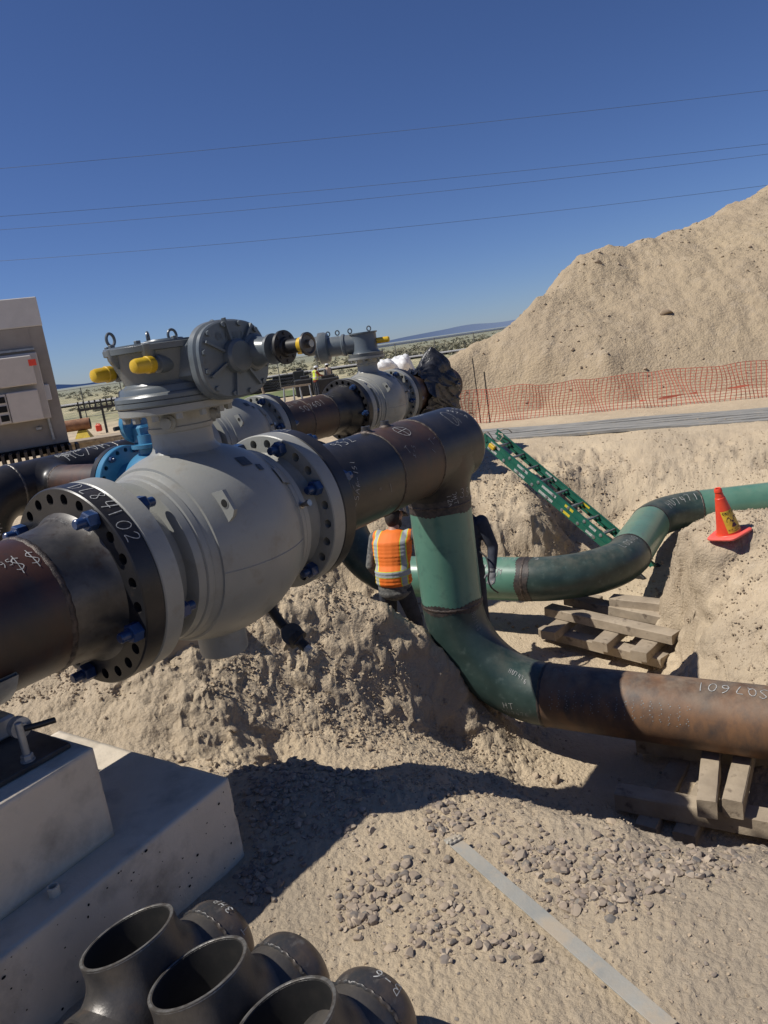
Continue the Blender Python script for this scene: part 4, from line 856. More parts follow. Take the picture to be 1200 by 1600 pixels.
# ------------------------------------------------------------------ three tees waiting beside the support
M['rim'] = mat('ground_steel_rim', (.20, .195, .185), (.10, .09, .08), .4, 30, metal=.5, bump=.2, bscale=90)
def steel_tee(loc, rz, lean):
    t = thing('pipe_tee', loc, None, 'pipe fitting', 'black steel tees lying beside the concrete support'); X, Y_ = V(1, 0, 0), V(0, 1, 0); rr, rb = .142, .152
    base = np.array(loc, float); up = Z * math.cos(lean) + V(0, 1, 0) * math.sin(lean); o = base + Z * rr
    prof = [(-.235, rr - .006), (-.232, rr + .004), (-.20, rr + .001), (0, rr), (.20, rr + .001), (.232, rr - .003)]
    b = MB(); a_, e1, e2 = frame(X); ks = [b.ring(o + X * q, e1, e2, r_, n=56) for q, r_ in [(-.1, rr * .5), (-.232, rr - .014)] + prof]
    for p_, q_ in zip(ks, ks[1:]): b.bridge(p_, q_, 56)
    b.build('tee_body', M['mill2'], t)
    ch_ = o + up * .2345; sd_ = np.cross(X, up); n_ = 64; rm = MB(); kk_ = []
    for q, dz in ((rb + .0005, -.005), (rb - .001, .0015), (rb - .009, .0022), (rb - .0135, -.003)):
        kk_.append(rm.ring(ch_ + up * dz, X, sd_, q, q, n_))
    for p_, q_ in zip(kk_, kk_[1:]): rm.bridge(p_, q_, n_)
    rm.build('bevel_rim', M['rim'], t)
    tb_ = tee_branch(o, X, up, rr, rb, .235, .055, 72, top_in=rb - .013); tb_.bore.build('bore', M['bore_shade'], tb_.build('branch_outlet', M['mill2'], t))
    cap = [(.232, rr)] + [(.27 + .095 * math.sin(q), rr * math.cos(q)) for q in np.linspace(.05, 1.5, 14)] + [(.3655, .004)]
    MB().lathe(o, X, cap, 56).build('pipe_cap', M['forged2'], t); weld(o + X * .236, X, rr - .002, t, .006, m='forged2')
    return t
M['mill2'] = mat('dull_black_fitting_steel', (.045, .043, .042), (.095, .085, .075), .36, 9, (.35, .65), metal=.25, bump=.3, bscale=110, c3=(.10, .075, .055), s3=14, m3=(.58, .75), rvar=.1, bdist=.003)
M['forged2'] = mat('mottled_cap_steel', (.045, .046, .050), (.15, .11, .08), .40, 6, (.38, .62), metal=.3, bump=.25, bscale=120, c3=(.19, .175, .155), s3=18, m3=(.58, .75), rvar=.12, bdist=.003)
rzD = math.atan2(DM[1], DM[0]); M['bore_shade'] = mat('unlit_bore_steel', (.009, .009, .009), (.02, .018, .016), .7, 12)  # near-black tone paints the shade inside the tee mouths
tee0 = None
for k, (px, py, lb) in enumerate(((200, 1466, 'leftmost black steel tee, nearest the concrete support, its open mouth facing up'), (309, 1524, 'middle one of the three black steel tees, open mouth facing up'), (446, 1596, 'black steel tee chalked B-6 on its cap, closest to the bottom edge'))):
    mouth = atz(px, py, .44 + .132 + .215); lean = R(18)
    # the mouth sits at o + up * .235 ; undo the lean (towards the support) to find the base
    upv = Z * math.cos(lean) - NM * math.sin(lean); o = mouth - upv * .235; loc = V(o[0], o[1], Hs(o[0], o[1]) - .006 if False else o[2] - .132)
    if tee0 is None: tee0 = steel_tee(loc, 0, lean); tee0.rotation_euler.z = rzD; tt_ = tee0
    else: tt_ = copy_tree(tee0); tt_.location = tuple(loc); tt_.rotation_euler.z = rzD + (-.05, .04)[k - 1]
    tt_['label'] = lb; tees = globals().setdefault('tees', []); tees.append(tt_)
def tee_write(tt_, txt, ph, sz, t=.27):
    X = V(1, 0, 0); rr = .1445
    def f(u, v):
        q = .03 + (t - .232) + v * 0; x = t + .042 - v; th = R(ph) - u / rr; s = math.sqrt(max(1 - (max(x - .27, 0) / .098) ** 2, .05)); n_ = V(.25 * (1 - s) * 3, -math.sin(th) * s, math.cos(th) * s); return V(0, 0, .142) + X * x + V(0, -math.sin(th), math.cos(th)) * rr * s, unit(n_)
    w_ = writing(txt, f, sz, .003, parent=None); w_.parent = tt_
tee_write(tees[2], 'B-6', 44, .026); tee_write(tees[0], 'TJ 3HP', 62, .022)
# ------------------------------------------------------------------ flat bar lying on the gravel
ba, bb = atz(703, 1312, .40), atz(1048, 1612, .44); bx = unit(bb - ba)
by = unit(np.cross(Z, bx)); bz = np.cross(bx, by); L_ = np.linalg.norm(bb - ba)
mb = MB().box((ba + bb) / 2 + bz * .012, (L_, .062, .006), [bx, by, bz], .001).build('flat_bar', M['lath'], base=(ba + bb) / 2, smooth=20)
tag(mb, 'long flat grey metal bar lying across the gravel at bottom right', 'metal bar')
MB().tube([ba + bx * .035 + by * q + bz * (.02 + .004 * math.sin(q * 300)) for q in np.linspace(-.034, .034, 12)], .008, 8).tube([ba + bx * .05 + by * q + bz * (.02 + .003 * math.cos(q * 260)) for q in np.linspace(-.03, .036, 12)], .007, 8).build('tape_wrap', M['lath'], mb, 60, base=(ba + bb) / 2)
mb.children[0].location = (0, 0, 0)
# ------------------------------------------------------------------ timber cribbing
def beam(parent, c, L, w, h, ax, name='timber'):
    c = np.array(c, float); ax = unit(ax); sd = unit(np.cross(Z, ax)); up = np.cross(ax, sd); mb = MB(); n = 10; rnd = random.Random(round(c[0] * 91 + c[1] * 37 + c[2] * 11, 3)); ks = []
    prof = [(-1, -1), (-.9, -1.03), (.9, -1.02), (1, -.9), (1.02, .9), (.9, 1), (-.88, 1.02), (-1, .88)]
    for i in range(n + 1):
        t = (i / n - .5) * L; k = len(mb.v); e = 1 - (.02 if i in (0, n) else 0)
        for a_, b_ in prof: mb.v.append(c + ax * (t + rnd.uniform(-.004, .004)) + sd * a_ * w / 2 * e * (1 + rnd.uniform(-.03, .03)) + up * b_ * h / 2 * e * (1 + rnd.uniform(-.03, .03)))
        ks.append(k)
    for a_, b_ in zip(ks, ks[1:]): mb.bridge(a_, b_, 8)
    mb.cap(ks[0], 8, True); mb.cap(ks[-1], 8)
    if parent is None: return mb.build(name, M['wood'], base=c, smooth=35)
    return mb.build(name, M['wood'], parent, 35)
Bn = unit(np.cross(BD, Z))
if Bn[1] > 0: Bn = -Bn                                                 # towards the camera
def PBt(t, side=0., z=0.): return V(*(VP0 + BD * t)[:2], 0) + Bn * side + Z * z
g1 = 'timbers stacked under the rusty pipe'
def tim(c, L, w, h, ax, label, grp): return tag(beam(None, c, L, w, h, ax), label, 'timber', grp)
zp = ZB - RV                                                        # underside of the pipe
bx_ = unit(atz(1200, 1284, zp - .17) - atz(960, 1240, zp - .17)); cxp = unit(np.cross(bx_, Z)); cxp = cxp if cxp[1] < 0 else -cxp
fr = atz(1080, 1262, zp - .14)                                      # top front edge of the long front timber
def FT(a_, b_, dz): return V(fr[0], fr[1], 0) + bx_ * a_ - cxp * b_ + Z * (zp + dz)
ca = atz(1106, 1245, zp - .05); cb = atz(1148, 1245, zp - .05)
def along(p): return (p - V(fr[0], fr[1], 0)).dot(bx_)
dA = unit(V(-.16, 1, 0))
for c_, tilt, lb in ((ca, -.06, 'sunlit timber jutting towards the camera below the rusty pipe, left of two'), (cb, .04, 'sunlit timber jutting towards the camera below the rusty pipe, right of two')):
    ax_ = unit(-cxp + bx_ * tilt); tim(V(c_[0], c_[1], zp - .075) + ax_ * .42, 1.05, .125, .13, ax_, lb, g1)
aL = along(atz(958, 1243, zp - .14)); tim(FT(aL + 1.15, .08, -.21), 2.3, .15, .135, bx_, 'long front timber of the upper layer, carrying the two jutting timbers', g1)
tim(FT(aL + 1.1, .85, -.21), 2.2, .15, .135, bx_, 'long rear timber of the upper layer under the rusty pipe, in shadow', g1)
tim(FT(aL + .70, .92, -.075), 1.5, .13, .13, unit(bx_ + cxp * .05), 'dark timber high under the rusty pipe at the left, in full shadow', g1)
for a_, lb in ((along(atz(1024, 1290, zp - .28)), 'lower cross timber at the left end of the stack under the rusty pipe'), (along(atz(1086, 1298, zp - .28)), 'lower cross timber showing its sunlit sawn end under the rusty pipe'), (.7, 'lower cross timber at the right under the rusty pipe')):
    tim(FT(a_, .42, -.345), 1.05, .15, .13, unit(-cxp + bx_ * .12), lb, g1)
tim(FT(aL + 1.45, -.02, -.475), 2.0, .16, .13, bx_, 'lowest front timber, half buried at the trench brink under the rusty pipe', g1)
tim(FT(.2, .9, -.475), 2.0, .16, .13, bx_, 'lowest rear timber under the rusty pipe, in shadow', g1)
# the stack below the S-bend
g2 = 'timbers stacked under the green S-bend'
m1 = atz(935, 960, -.66)
wx, wy = unit(atz(1016, 999, -.9) - atz(872, 966, -.9)), unit(atz(1062, 940, -.9) - atz(1014, 985, -.9))
def at2(a_, b_, z): return V(m1[0], m1[1], 0) + wx * a_ + wy * b_ + Z * z
for a_, b_, z, L, ax, lb in ((.05, -.12, FLOOR + .05, 1.5, wx, 'lowest front timber of the stack under the green S-bend'), (.15, .65, FLOOR + .05, 1.5, wx, 'lowest rear timber of the stack under the green S-bend'),
        (-.45, .2, FLOOR + .15, 1.2, wy, 'left cross timber of the stack under the green S-bend'), (.18, .15, FLOOR + .15, 1.0, wy, 'middle cross timber showing its sawn end under the green S-bend'), (.62, .3, FLOOR + .15, 1.3, wy, 'right cross timber of the stack under the green S-bend, sunlit'),
        (.1, .02, FLOOR + .26, 1.55, wx, 'upper front timber under the green S-bend'), (.12, .4, FLOOR + .26, 1.5, wx, 'upper middle timber under the green S-bend'), (.42, .5, FLOOR + .35, .9, unit(wx + wy * .2), 'top timber touching the green S-bend')):
    tim(at2(a_, b_, z), L, .17, .10, ax, lb, g2)
tag(beam(None, atz(300, 1000, .62) , .6, .26, .22, unit(V(1, .4, 0))), 'short pale timber block on the dirt behind the foreground valve', 'timber')
# ------------------------------------------------------------------ ladder
lb, lt = atz(1012, 893, -.93), at(764, 684, 11.5)
la = unit(lt - lb); ls = unit(V(-la[1], la[0], 0)); ls = -ls if ls[0] < 0 else ls; ln_ = unit(np.cross(ls, la)); ln_ = -ln_ if ln_[2] < 0 else ln_; LL = np.linalg.norm(lt - lb)
M['lad'] = mat('green_fibreglass', (.012, .095, .062), (.016, .12, .078), .4, 8, c3=(.03, .10, .07), s3=20, m3=(.6, .75))
M['lad_metal'] = mat('ladder_aluminium', (.32, .32, .31), (.22, .22, .21), .45, 20, metal=.5)
M['tag_white'] = mat('worn_white_label', (.50, .50, .47), (.22, .24, .23), .6, 60, (.4, .62)); M['tag_yellow'] = mat('yellow_warning_label', (.62, .50, .03), (.35, .27, .05), .6, 60, (.5, .7))
ld = thing('extension_ladder', lb, 'green fibreglass extension ladder leaning on the far trench bank', 'ladder')
for sec, (t0, t1, off, w) in enumerate(((0, LL, 0, .40), (.55, LL + .02, .075, .33))):
    for s in (-1, 1):
        mb = MB(); c = lb + la * (t0 + t1) / 2 + ls * s * w / 2 + ln_ * off
        mb.box(c, (t1 - t0, .006, .082), [la, ls, ln_]); mb.box(c + ln_ * .038 - ls * s * .014, (t1 - t0, .028, .006), [la, ls, ln_]); mb.box(c - ln_ * .038 - ls * s * .014, (t1 - t0, .028, .006), [la, ls, ln_]); r_ = mb.build('rail', M['lad'], ld, 20)
        if True:
            for k, (tt, L_, m_) in enumerate(((.9, .12, 'tag_white'), (1.35, .16, 'tag_yellow'), (1.75, .28, 'tag_white'), (2.3, .22, 'tag_white'), (2.9, .2, 'tag_white')) if s < 0 else ((1.3, .15, 'tag_yellow'), (2.0, .22, 'tag_white'), (3.1, .12, 'tag_white'))):
                if t0 < tt < t1: MB().box(lb + la * tt + ls * (s * w / 2 - .0045) + ln_ * (off), (L_, .002, .035), [la, ls, ln_]).build('label', M[m_], r_, 0) if s > 0 else MB().box(lb + la * tt + ls * (s * w / 2 - .0045) + ln_ * (off), (L_, .002, .04), [la, ls, ln_]).build('label', M[m_], r_, 0)
    for k in range(int((t1 - t0) / .305)):
        p = lb + la * (t0 + .2 + k * .305) + ln_ * off; MB().tube([p - ls * (w / 2 + .014), p + ls * (w / 2 + .014)], .0165, 12).build('rung', M['lad_metal'], ld, 60)
        for s in (-1, 1): MB().lathe(p + ls * s * w / 2, ls * s, [(.003, .026), (.009, .026), (.012, .018), (.012, .012)], 14).build('rung_plate', M['lad_metal'], ld.children[-1], 30)
for s in (-1, 1): MB().box(lb + ls * s * .215 - la * .03, (.12, .05, .10), [la, ls, ln_], .008).build('foot', M['black'], ld, 30)
MB().tube([lt + ls * q + ln_ * (.12 + .05 * math.sin(q * 30)) - la * (.12 + .1 * math.cos(q * 17)) for q in np.linspace(-.25, .3, 30)], .008, 8).build('rope', M['wood'], ld, 60)
MB().box(lt - la * .25 - ls * .2 + ln_ * .05, (.12, .05, .07), [la, ls, ln_], .01).build('rung_lock', M['orange'] if 'orange' in M else M['yellow'], ld)
# ------------------------------------------------------------------ cone
cp = atz(1140, 838, .3); cp[2] = Hs(cp[0], cp[1]) + .012
M['cone'] = mat('fluorescent_red_cone', (.80, .075, .03), (.72, .055, .025), .45, 9, c3=(.62, .10, .06), s3=25, m3=(.6, .8)); M['cone_base'] = mat('faded_cone_base', (.80, .13, .10), (.72, .10, .075), .5, 8)
M['sign_y'] = mat('yellow_caution_sticker', (.72, .47, .04), (.62, .38, .04), .45, 30); M['mag'] = mat('magenta_trefoil_ink', (.07, .008, .03), None, .5); M['ink'] = mat('black_ink', (.012, .012, .012), None, .5)
cn = thing('traffic_cone', cp, 'small red traffic cone with a yellow radiation caution sticker, on the dirt mound at right', 'traffic cone', rz=0)
CH, CR0, CR1 = .455, .108, .026
MB().lathe(cp + Z * .02, Z, [(0, CR0 + .012), (.012, CR0), (.36, .045), (.364, .041), (CH - .04, .032), (CH - .035, .036), (CH - .01, .033), (CH, CR1), (CH - .004, .018), (CH - .08, .016)], 48).build('cone_body', M['cone'], cn, 30)
mb = MB(); kk = []
for z_, w in ((0, .150), (.004, .155), (.018, .155), (.024, .148)):
    k = len(mb.v)
    for i in range(48):
        t = 2 * math.pi * i / 48; q = (abs(math.cos(t)) ** 7 + abs(math.sin(t)) ** 7) ** (-1 / 7); x, y = w * q * math.cos(t), w * q * math.sin(t); a_ = R(28); mb.v.append(cp + V(x * math.cos(a_) - y * math.sin(a_), x * math.sin(a_) + y * math.cos(a_), z_ + .012 * (x * y) / .02))
    kk.append(k)
for a_, b_ in zip(kk, kk[1:]): mb.bridge(a_, b_, 48)
mb.cap(kk[0], 48, True); mb.cap(kk[-1], 48); mb.build('base', M['cone_base'], cn, 40)
def cone_s(u, v, ph0=17, off=.002):                    # u around, v up, from the cone's foot
    r = CR0 + (.045 - CR0) * (v - .012) / .348; ph = R(ph0) + u / max(r, .05); n_ = V(math.sin(ph), -math.cos(ph), .18); return cp + Z * (.02 + v) + V(math.sin(ph), -math.cos(ph), 0) * (r + off), unit(n_)
stk = MB().grid(lambda x, y: cone_s(-.078 + .156 * x, .03 + .21 * y)[0], 20, 12).build('caution_sticker', M['sign_y'], cn)
writing('CAUTION', lambda u, v: cone_s(-.066 + u, .208 + v, off=.003), .0155, .0048, 'lettering', stk, 'ink', jit=.0, gap=1.25)
writing('RADIATION', lambda u, v: cone_s(-.066 + u, .055 + v, off=.003), .0095, .0028, 'lettering', stk, 'ink', jit=.0, gap=1.5); writing('AREA', lambda u, v: cone_s(-.02 + u, .038 + v, off=.003), .0085, .0028, 'lettering', stk, 'ink', jit=.0, gap=1.5)
mb = MB(); tc_ = .135
for k in range(3):
    a_ = math.pi / 2 + math.pi / 3 + k * 2 * math.pi / 3; n_ = 8
    for i in range(n_):
        b0, b1 = a_ - .52 + 1.04 * i / n_, a_ - .52 + 1.04 * (i + 1) / n_; q = len(mb.v)
        for rr, bb_ in ((.018, b0), (.055, b0), (.055, b1), (.018, b1)): mb.v.append(cone_s(rr * math.cos(bb_), tc_ + rr * math.sin(bb_), off=.003)[0])
        mb.f.append((q, q + 1, q + 2, q + 3))
q = len(mb.v)
for i in range(14): mb.v.append(cone_s(.011 * math.cos(i * .449), tc_ + .011 * math.sin(i * .449), off=.003)[0])
mb.cap(q, 14); mb.build('trefoil', M['mag'], stk, 0)
cn.rotation_euler = (R(2), R(-13), 0)
# ------------------------------------------------------------------ spoil heap
def pd(px, py, D): p = at(px, py, D); return tuple(p)
ridge = [(705, 572, 21), (735, 545, 21.5), (785, 512, 22), (840, 465, 22.5), (880, 425, 23.5), (905, 400, 24), (950, 385, 24.5), (1000, 376, 25), (1050, 360, 25.5), (1100, 343, 26), (1140, 318, 27), (1200, 285, 28), (1260, 255, 29), (1340, 225, 30.5)]
HP = [pd(*r_) for r_ in ridge]
HP += [(x * 1.32, y * 1.32, -.3) for x, y, z in HP] + [(x * 1.06, y * 1.06, z - .25) for x, y, z in HP[2:]]
for px, py in ((640, 668), (668, 664), (700, 656), (745, 648), (850, 636), (930, 630), (1000, 622), (1100, 612), (1200, 600), (1330, 590), (1450, 580)): HP.append(tuple(atz(px, py, .22)))
for px, py in ((620, 690), (745, 668), (1000, 645), (1200, 622), (1400, 600)): HP.append(tuple(atz(px, py, .05)))
HP += [pd(1200, 322, 25.6), pd(1200, 345, 23.8), pd(1200, 440, 21.0), pd(1100, 392, 24.0), pd(1090, 412, 22.7), pd(1080, 500, 20.4), pd(1000, 440, 23.0), pd(1000, 462, 21.8), pd(930, 480, 22.1), pd(920, 498, 21.2), pd(1300, 300, 26.2), pd(1300, 330, 24), pd(950, 560, 19.6), pd(850, 550, 20.4), pd(1150, 530, 19.6)]
_hp = rbf(HP)
def heap_h(x, y):
    h = _hp(x, y); up = np.clip((h - .2) / 1.5, 0, 1); r_ = np.hypot(x - 8, y - 26); an = np.arctan2(y - 40, x - 14)
    h = h + up * (fbm(x * .45, y * .45, 4, 51) * .17 + fbm(x * 1.7, y * 1.7, 4, 57) * .07 + np.abs(fbm(an * 34, y * .12, 3, 61)) * -.06 + .06 * (.5 - cells(x * 1.6, y * 1.6, 63)) + .05 * (.5 - cells(x * 4, y * 4, 65)))
    h = h + (.3 + .7 * up) * (.05 * (.45 - cells(x * 7, y * 7, 67)) + .012 * vnoise(x * 14, y * 14, 69))
    # a slumped scarp along the upper right
    return h
gx, gy = np.meshgrid(np.arange(1.0, 27, .062), np.arange(15.2, 36, .062)); gz = heap_h(gx, gy); gz = np.maximum(gz, -.5)
ny, nx = gx.shape; i, j = np.meshgrid(np.arange(ny - 1), np.arange(nx - 1), indexing='ij'); a = (i * nx + j).ravel(); fs = np.stack([a, a + 1, a + nx + 1, a + nx], 1)
keep = np.max(gz.ravel()[fs], axis=1) > -.2; me = bpy.data.meshes.new('spoil_heap'); me.from_pydata(np.stack([gx, gy, gz], -1).reshape(-1, 3).tolist(), [], fs[keep].tolist()); me.shade_smooth(); me.materials.append(M['heap'])
o = bpy.data.objects.new('spoil_heap', me); C.objects.link(o); tag(o, kind='structure')
# ------------------------------------------------------------------ grey mats laid as a path, and the orange fence behind
pa, pb, pc_, pd_ = V(1.0, 15.15, 0), V(6.65, 12.28, 0), V(7.46, 13.78, 0), V(1.35, 16.55, 0)
ext = unit(pb - pa); mb = MB(); nb = 7
for k in range(nb):
    u0, u1 = k / nb + .006, (k + 1) / nb - .006; A_, B_ = pa + (pd_ - pa) * u0, pa + (pd_ - pa) * u1; n = 24
    q = len(mb.v)
    for i in range(n + 1):
        for P_ in (A_, B_):
            w = P_ + ext * (11.5 * i / n) + ((pc_ - pb) - (pd_ - pa)) * (k / nb) * (i / n); h = .375 + .012 * math.sin(i * .9 + k) + .006 * (k % 2); mb.v.append(w + Z * h); mb.v.append(w + Z * (h - .05))
    for i in range(n):
        b = q + 4 * i; c_ = b + 4; mb.f += [(b, b + 2, c_ + 2, c_), (b, c_, c_ + 1, b + 1), (b + 2, b + 3, c_ + 3, c_ + 2)]
M['mat'] = mat('grey_ground_mat', (.20, .195, .18), (.29, .28, .255), .8, 2.2, (.35, .65), bump=.3, bscale=30, c3=(.38, .33, .25), s3=5, m3=(.58, .68), stretch=(1, 3, 1))
tag(mb.build('path', M['mat']), kind='structure')
M['net'] = mat('orange_barrier_mesh', (.50, .12, .07), (.40, .10, .06), .7, 5)
M['rod'] = mat('dark_rebar', (.03, .025, .022), (.06, .05, .04), .7, 20)
fb = [atz(px, py, .22) for px, py in ((716, 668), (745, 664), (850, 656), (1000, 644), (1120, 634), (1200, 626))]; fb.append(fb[-1] + (fb[-1] - fb[-2]) * 2.5)
cum = [0]
for p_, q_ in zip(fb, fb[1:]): cum.append(cum[-1] + np.linalg.norm((q_ - p_)[:2]))
def fpos(s, h):
    i = max(k for k in range(len(fb) - 1) if cum[k] <= min(s, cum[-1] - 1e-6)); w = (s - cum[i]) / (cum[i + 1] - cum[i]); p = fb[i] * (1 - w) + fb[i + 1] * w
    sag = .06 * math.sin(s * 1.7) + .04 * math.sin(s * 4.1 + 1) + .025 * math.sin(s * 9); lean = .12 * math.sin(s * .9) * h
    hh = h * (.93 + .10 * sag * 2); return V(p[0] + .04 * math.sin(s * 6 + h * 5) + lean * .5, p[1] + .06 * math.sin(s * 3.3 + h * 4) - lean, .20 + max(hh, 0) + .018 * math.sin(s * 5) * h)
fn = thing('safety_fence', fb[2], 'orange plastic mesh barrier fence along the foot of the dirt heap', 'fence'); mb = MB(); S_ = cum[-1]; n = int(S_ / .085); rows = 15
def strip(p, q, w, d):
    k = len(mb.v); mb.v += [p - d * w, p + d * w, q + d * w, q - d * w]; mb.f.append((k, k + 1, k + 2, k + 3))
for i in range(n):
    s = i * .085
    for j in range(rows):
        h = .02 + j * .92 / (rows - 1); strip(fpos(s, h), fpos(s + .085, h), .007 if j in (0, rows - 1) else .0052, Z)
        if j < rows - 1: strip(fpos(s, h), fpos(s, h + .92 / (rows - 1)), .0085, ext)
mb.build('mesh_panel', M['net'], fn, 0)
for k, (s, h, tl) in enumerate(((.62, 1.55, -.05), (.86, 1.2, -.02), (9.4, .9, 0))):
    p = fpos(s, 0); MB().tube([p - Z * .3, p + Z * (h + .1) + V(tl, 0, 0)], .018 if k else .014, 8).build('post', M['rod'], fn, 60)
mb = MB()
for i in range(60):
    s = 4.2 + i * .085
    if s > S_ - .2: break
    if math.sin(s * 5.3) + math.sin(s * 11.7) > -.55: strip(fpos(s, .28 + .06 * (s - 4.2)) + V(-.03, -.03, 0), fpos(s + .085, .28 + .06 * (s - 4.1)) + V(-.03, -.03, 0), .014 + .012 * math.sin(s * 9 + 1), Z)
mb.build('folded_strip', M['net'], fn, 0)
# ------------------------------------------------------------------ overhead wires
wires = [((0, 257), (1200, 135), 64), ((0, 330), (1200, 217), 66), ((0, 349), (1200, 231), 68), ((0, 396), (1200, 278), 70)]
M['wire'] = mat('dark_wire', (.07, .09, .13), None, .6)
for k, ((x0, y0), (x1, y1), D) in enumerate(wires):
    sl = (y1 - y0) / (x1 - x0); a_, b_ = at(x0 - 300, y0 - 300 * sl, D), at(x1 + 300, y1 + 300 * sl, D * .93); pts = [a_ + (b_ - a_) * t - Z * 4 * (.55 + .2 * k) * t * (1 - t) for t in np.linspace(0, 1, 24)]
    o = MB().tube(pts, .015, 6).build('power_line', M['wire'], base=pts[12], smooth=60); tag(o, ('topmost overhead wire, alone high in the sky', 'upper wire of the close middle pair in the sky', 'lower wire of the close middle pair in the sky', 'lowest overhead wire, nearest above the horizon')[k], 'power line', 'overhead wires')
# ------------------------------------------------------------------ equipment building
M['wall'] = mat('brown_grey_panel_wall', (.27, .235, .20), (.30, .265, .225), .55, 3); M['fascia'] = mat('pale_roof_fascia', (.52, .50, .48), (.56, .54, .52), .5, 3); M['ac'] = mat('beige_unit_casing', (.50, .455, .41), (.54, .49, .44), .5, 4)
bc = atz(108, 690, 1.15); bf_, bn = unit(V(.915, .403, 0)), unit(V(.403, -.915, 0)); bz0 = 1.15
def topz(px, py):
    r_ = ray(px, py); return CAMH + r_[2] * (bc[1] / r_[1])
bh = topz(57, 463) - bz0
bd = thing('equipment_building', bc - bf_ * 4 + bn * -2 - Z * (bc[2] - .9), 'brown grey equipment building with pale roof band and wall units at the left', 'building')
def BW(u, z, o_=0): return bc - bf_ * u + bn * o_ + Z * (z - bc[2])
MB().box(BW(4, bz0 + bh / 2 - .35, -2), (8, 4, bh - .7), [bf_, bn, Z], .01).build('wall', M['wall'], bd, 20)
MB().box(BW(4, bz0 + bh - .35, -1.99), (8.02, 4.03, .70), [bf_, bn, Z], .02).build('roof', M['fascia'], bd, 20)
for u in (.32, 1.55): MB().box(BW(u, bz0 + bh / 2 - .36, .004), (.012, .006, bh - .75), [bf_, bn, Z]).build('panel_seam', M['wall'], bd, 0)
MB().box(BW(1.35, bz0 + bh * .66, .05), (2.1, .10, .05), [bf_, bn, Z]).build('cable_tray', M['galv'], bd, 0)
u1 = MB().box(BW(1.25, bz0 + bh * .41, .10), (1.95, .2, bh * .45), [bf_, bn, Z], .015).build('unit_backplate', M['ac'], bd, 20)
for cz_, hh, uu, uw in ((bh * .52, bh * .19, .83, .82), (bh * .29, bh * .20, .80, .70)):
    un = MB().box(BW(uu, bz0 + cz_, .42), (uw, .5, hh), [bf_, bn, Z], .02).build('air_unit', M['ac'], bd, 20)
    lv = MB()
    for k in range(3): lv.box(BW(uu + uw / 2 + .14, bz0 + cz_ - hh * .3 + k * hh * .3, .43), (.18, .44, hh * .2), [bf_, bn, Z])
    MB().box(BW(uu + uw / 2 + .14, bz0 + cz_, .40), (.25, .46, hh * .96), [bf_, bn, Z], .01).build('intake_frame', M['ac'], un, 20); lv.build('louvre', M['dark'], un, 0)
MB().tube([BW(.36, bz0 + bh * .2, .06), BW(.34, bz0 + .12, .06)], .035, 10).build('conduit', M['galv'], bd, 60); MB().box(BW(.62, bz0 + .45, .05), (.14, .1, .09), [bf_, bn, Z], .02).build('junction_box', M['galv'], bd)
MB().box(BW(.24, bz0 + bh * .36, .08), (.16, .1, .4), [bf_, bn, Z], .02).build('disconnect_box', M['fascia'], bd)
lg = MB().box(BW(.42, bz0 + bh * .565, .679), (.17, .004, .15), [bf_, bn, Z]).build('brand_sticker', M['cone'], bd, 0)
sk = MB().box(BW(4, bz0 - .10, -1.9), (8, 4, .2), [bf_, bn, Z])
sk.build('skid', M['dark'], bd, 20); sk = MB()
for k in range(26): sk.box(BW(-.15 + k * .17, bz0 - .16, .42), (.07, .9, .26), [bf_, bn, Z])
sk.build('grating', M['rod'], bd, 0)
sk = MB()
for u in (.4, 3, 6):
    for w in (-.5, -3): sk.box(BW(u, (bz0 + .0) / 2 - .1, w), (.4, .4, bz0 - .2), [bf_, bn, Z])
sk.build('piers', M['concrete'], bd, 20)
# ------------------------------------------------------------------ yard and plain beyond
rp = at(141, 661, 30.); rd = unit(V(-.93, -.2, 0)); o = MB(); 
rpo = thing('steel_pipe', rp + rd * 2, 'orange rusty pipe lying on yellow stands beside the building', 'pipe')
mb = MB().lathe(rp, rd, [(.4, .17), (.0, .21), (0, .235), (6, .235)], 32); mb.build('pipe_body', M['orange_rust'], rpo, 40); MB().lathe(rp - rd * .003, rd, [(0, .208), (.01, .208)], 32).build('open_end', M['dark'], rpo)
for k, s in enumerate((.35, 1.5)):
    p = rp + rd * s - Z * .235; x_, y_ = rd, unit(np.cross(Z, rd)); h = p[2] - .25; mb = MB(); q = len(mb.v)
    for zz, w, l in ((0, .20, .16), (-h, .55, .38)):
        for a_, b_ in ((-1, -1), (1, -1), (1, 1), (-1, 1)): mb.v.append(p + x_ * a_ * l + y_ * b_ * w + Z * zz)
    mb.bridge(q, q + 4, 4); mb.cap(q, 4); mb.cap(q + 4, 4)
    tag(mb.build('pipe_stand', M['yellow_paint'], base=p - Z * h, smooth=20), ('yellow tapered pipe stand under the open end of the rusty pipe', 'yellow pipe stand half hidden behind the building corner')[k], 'stand')
def blackrack(px, py, D, w, h, lb_):
    p = at(px, py, D); p[2] = .1; t = thing('steel_rack', p, lb_, 'rack')
    for s in (-1, 0, 1): MB().box(p + V(s * w / 2, 0, h / 2), (.09, .09, h), None).build('leg', M['black'], t, 0); 
    MB().box(p + V(0, 0, h - .1), (w, .1, .12)).build('top_rail', M['black'], t, 0); mb = MB()
    for k in range(9): mb.box(p + V(-w / 2 + w * k / 8, 0, h + .12), (.06, .06, .36))
    mb.build('tines', M['black'], t, 0)
blackrack(166, 668, 36, 2.2, 1.35, 'black steel rack with upright tines standing in the yard left of the blue valve')
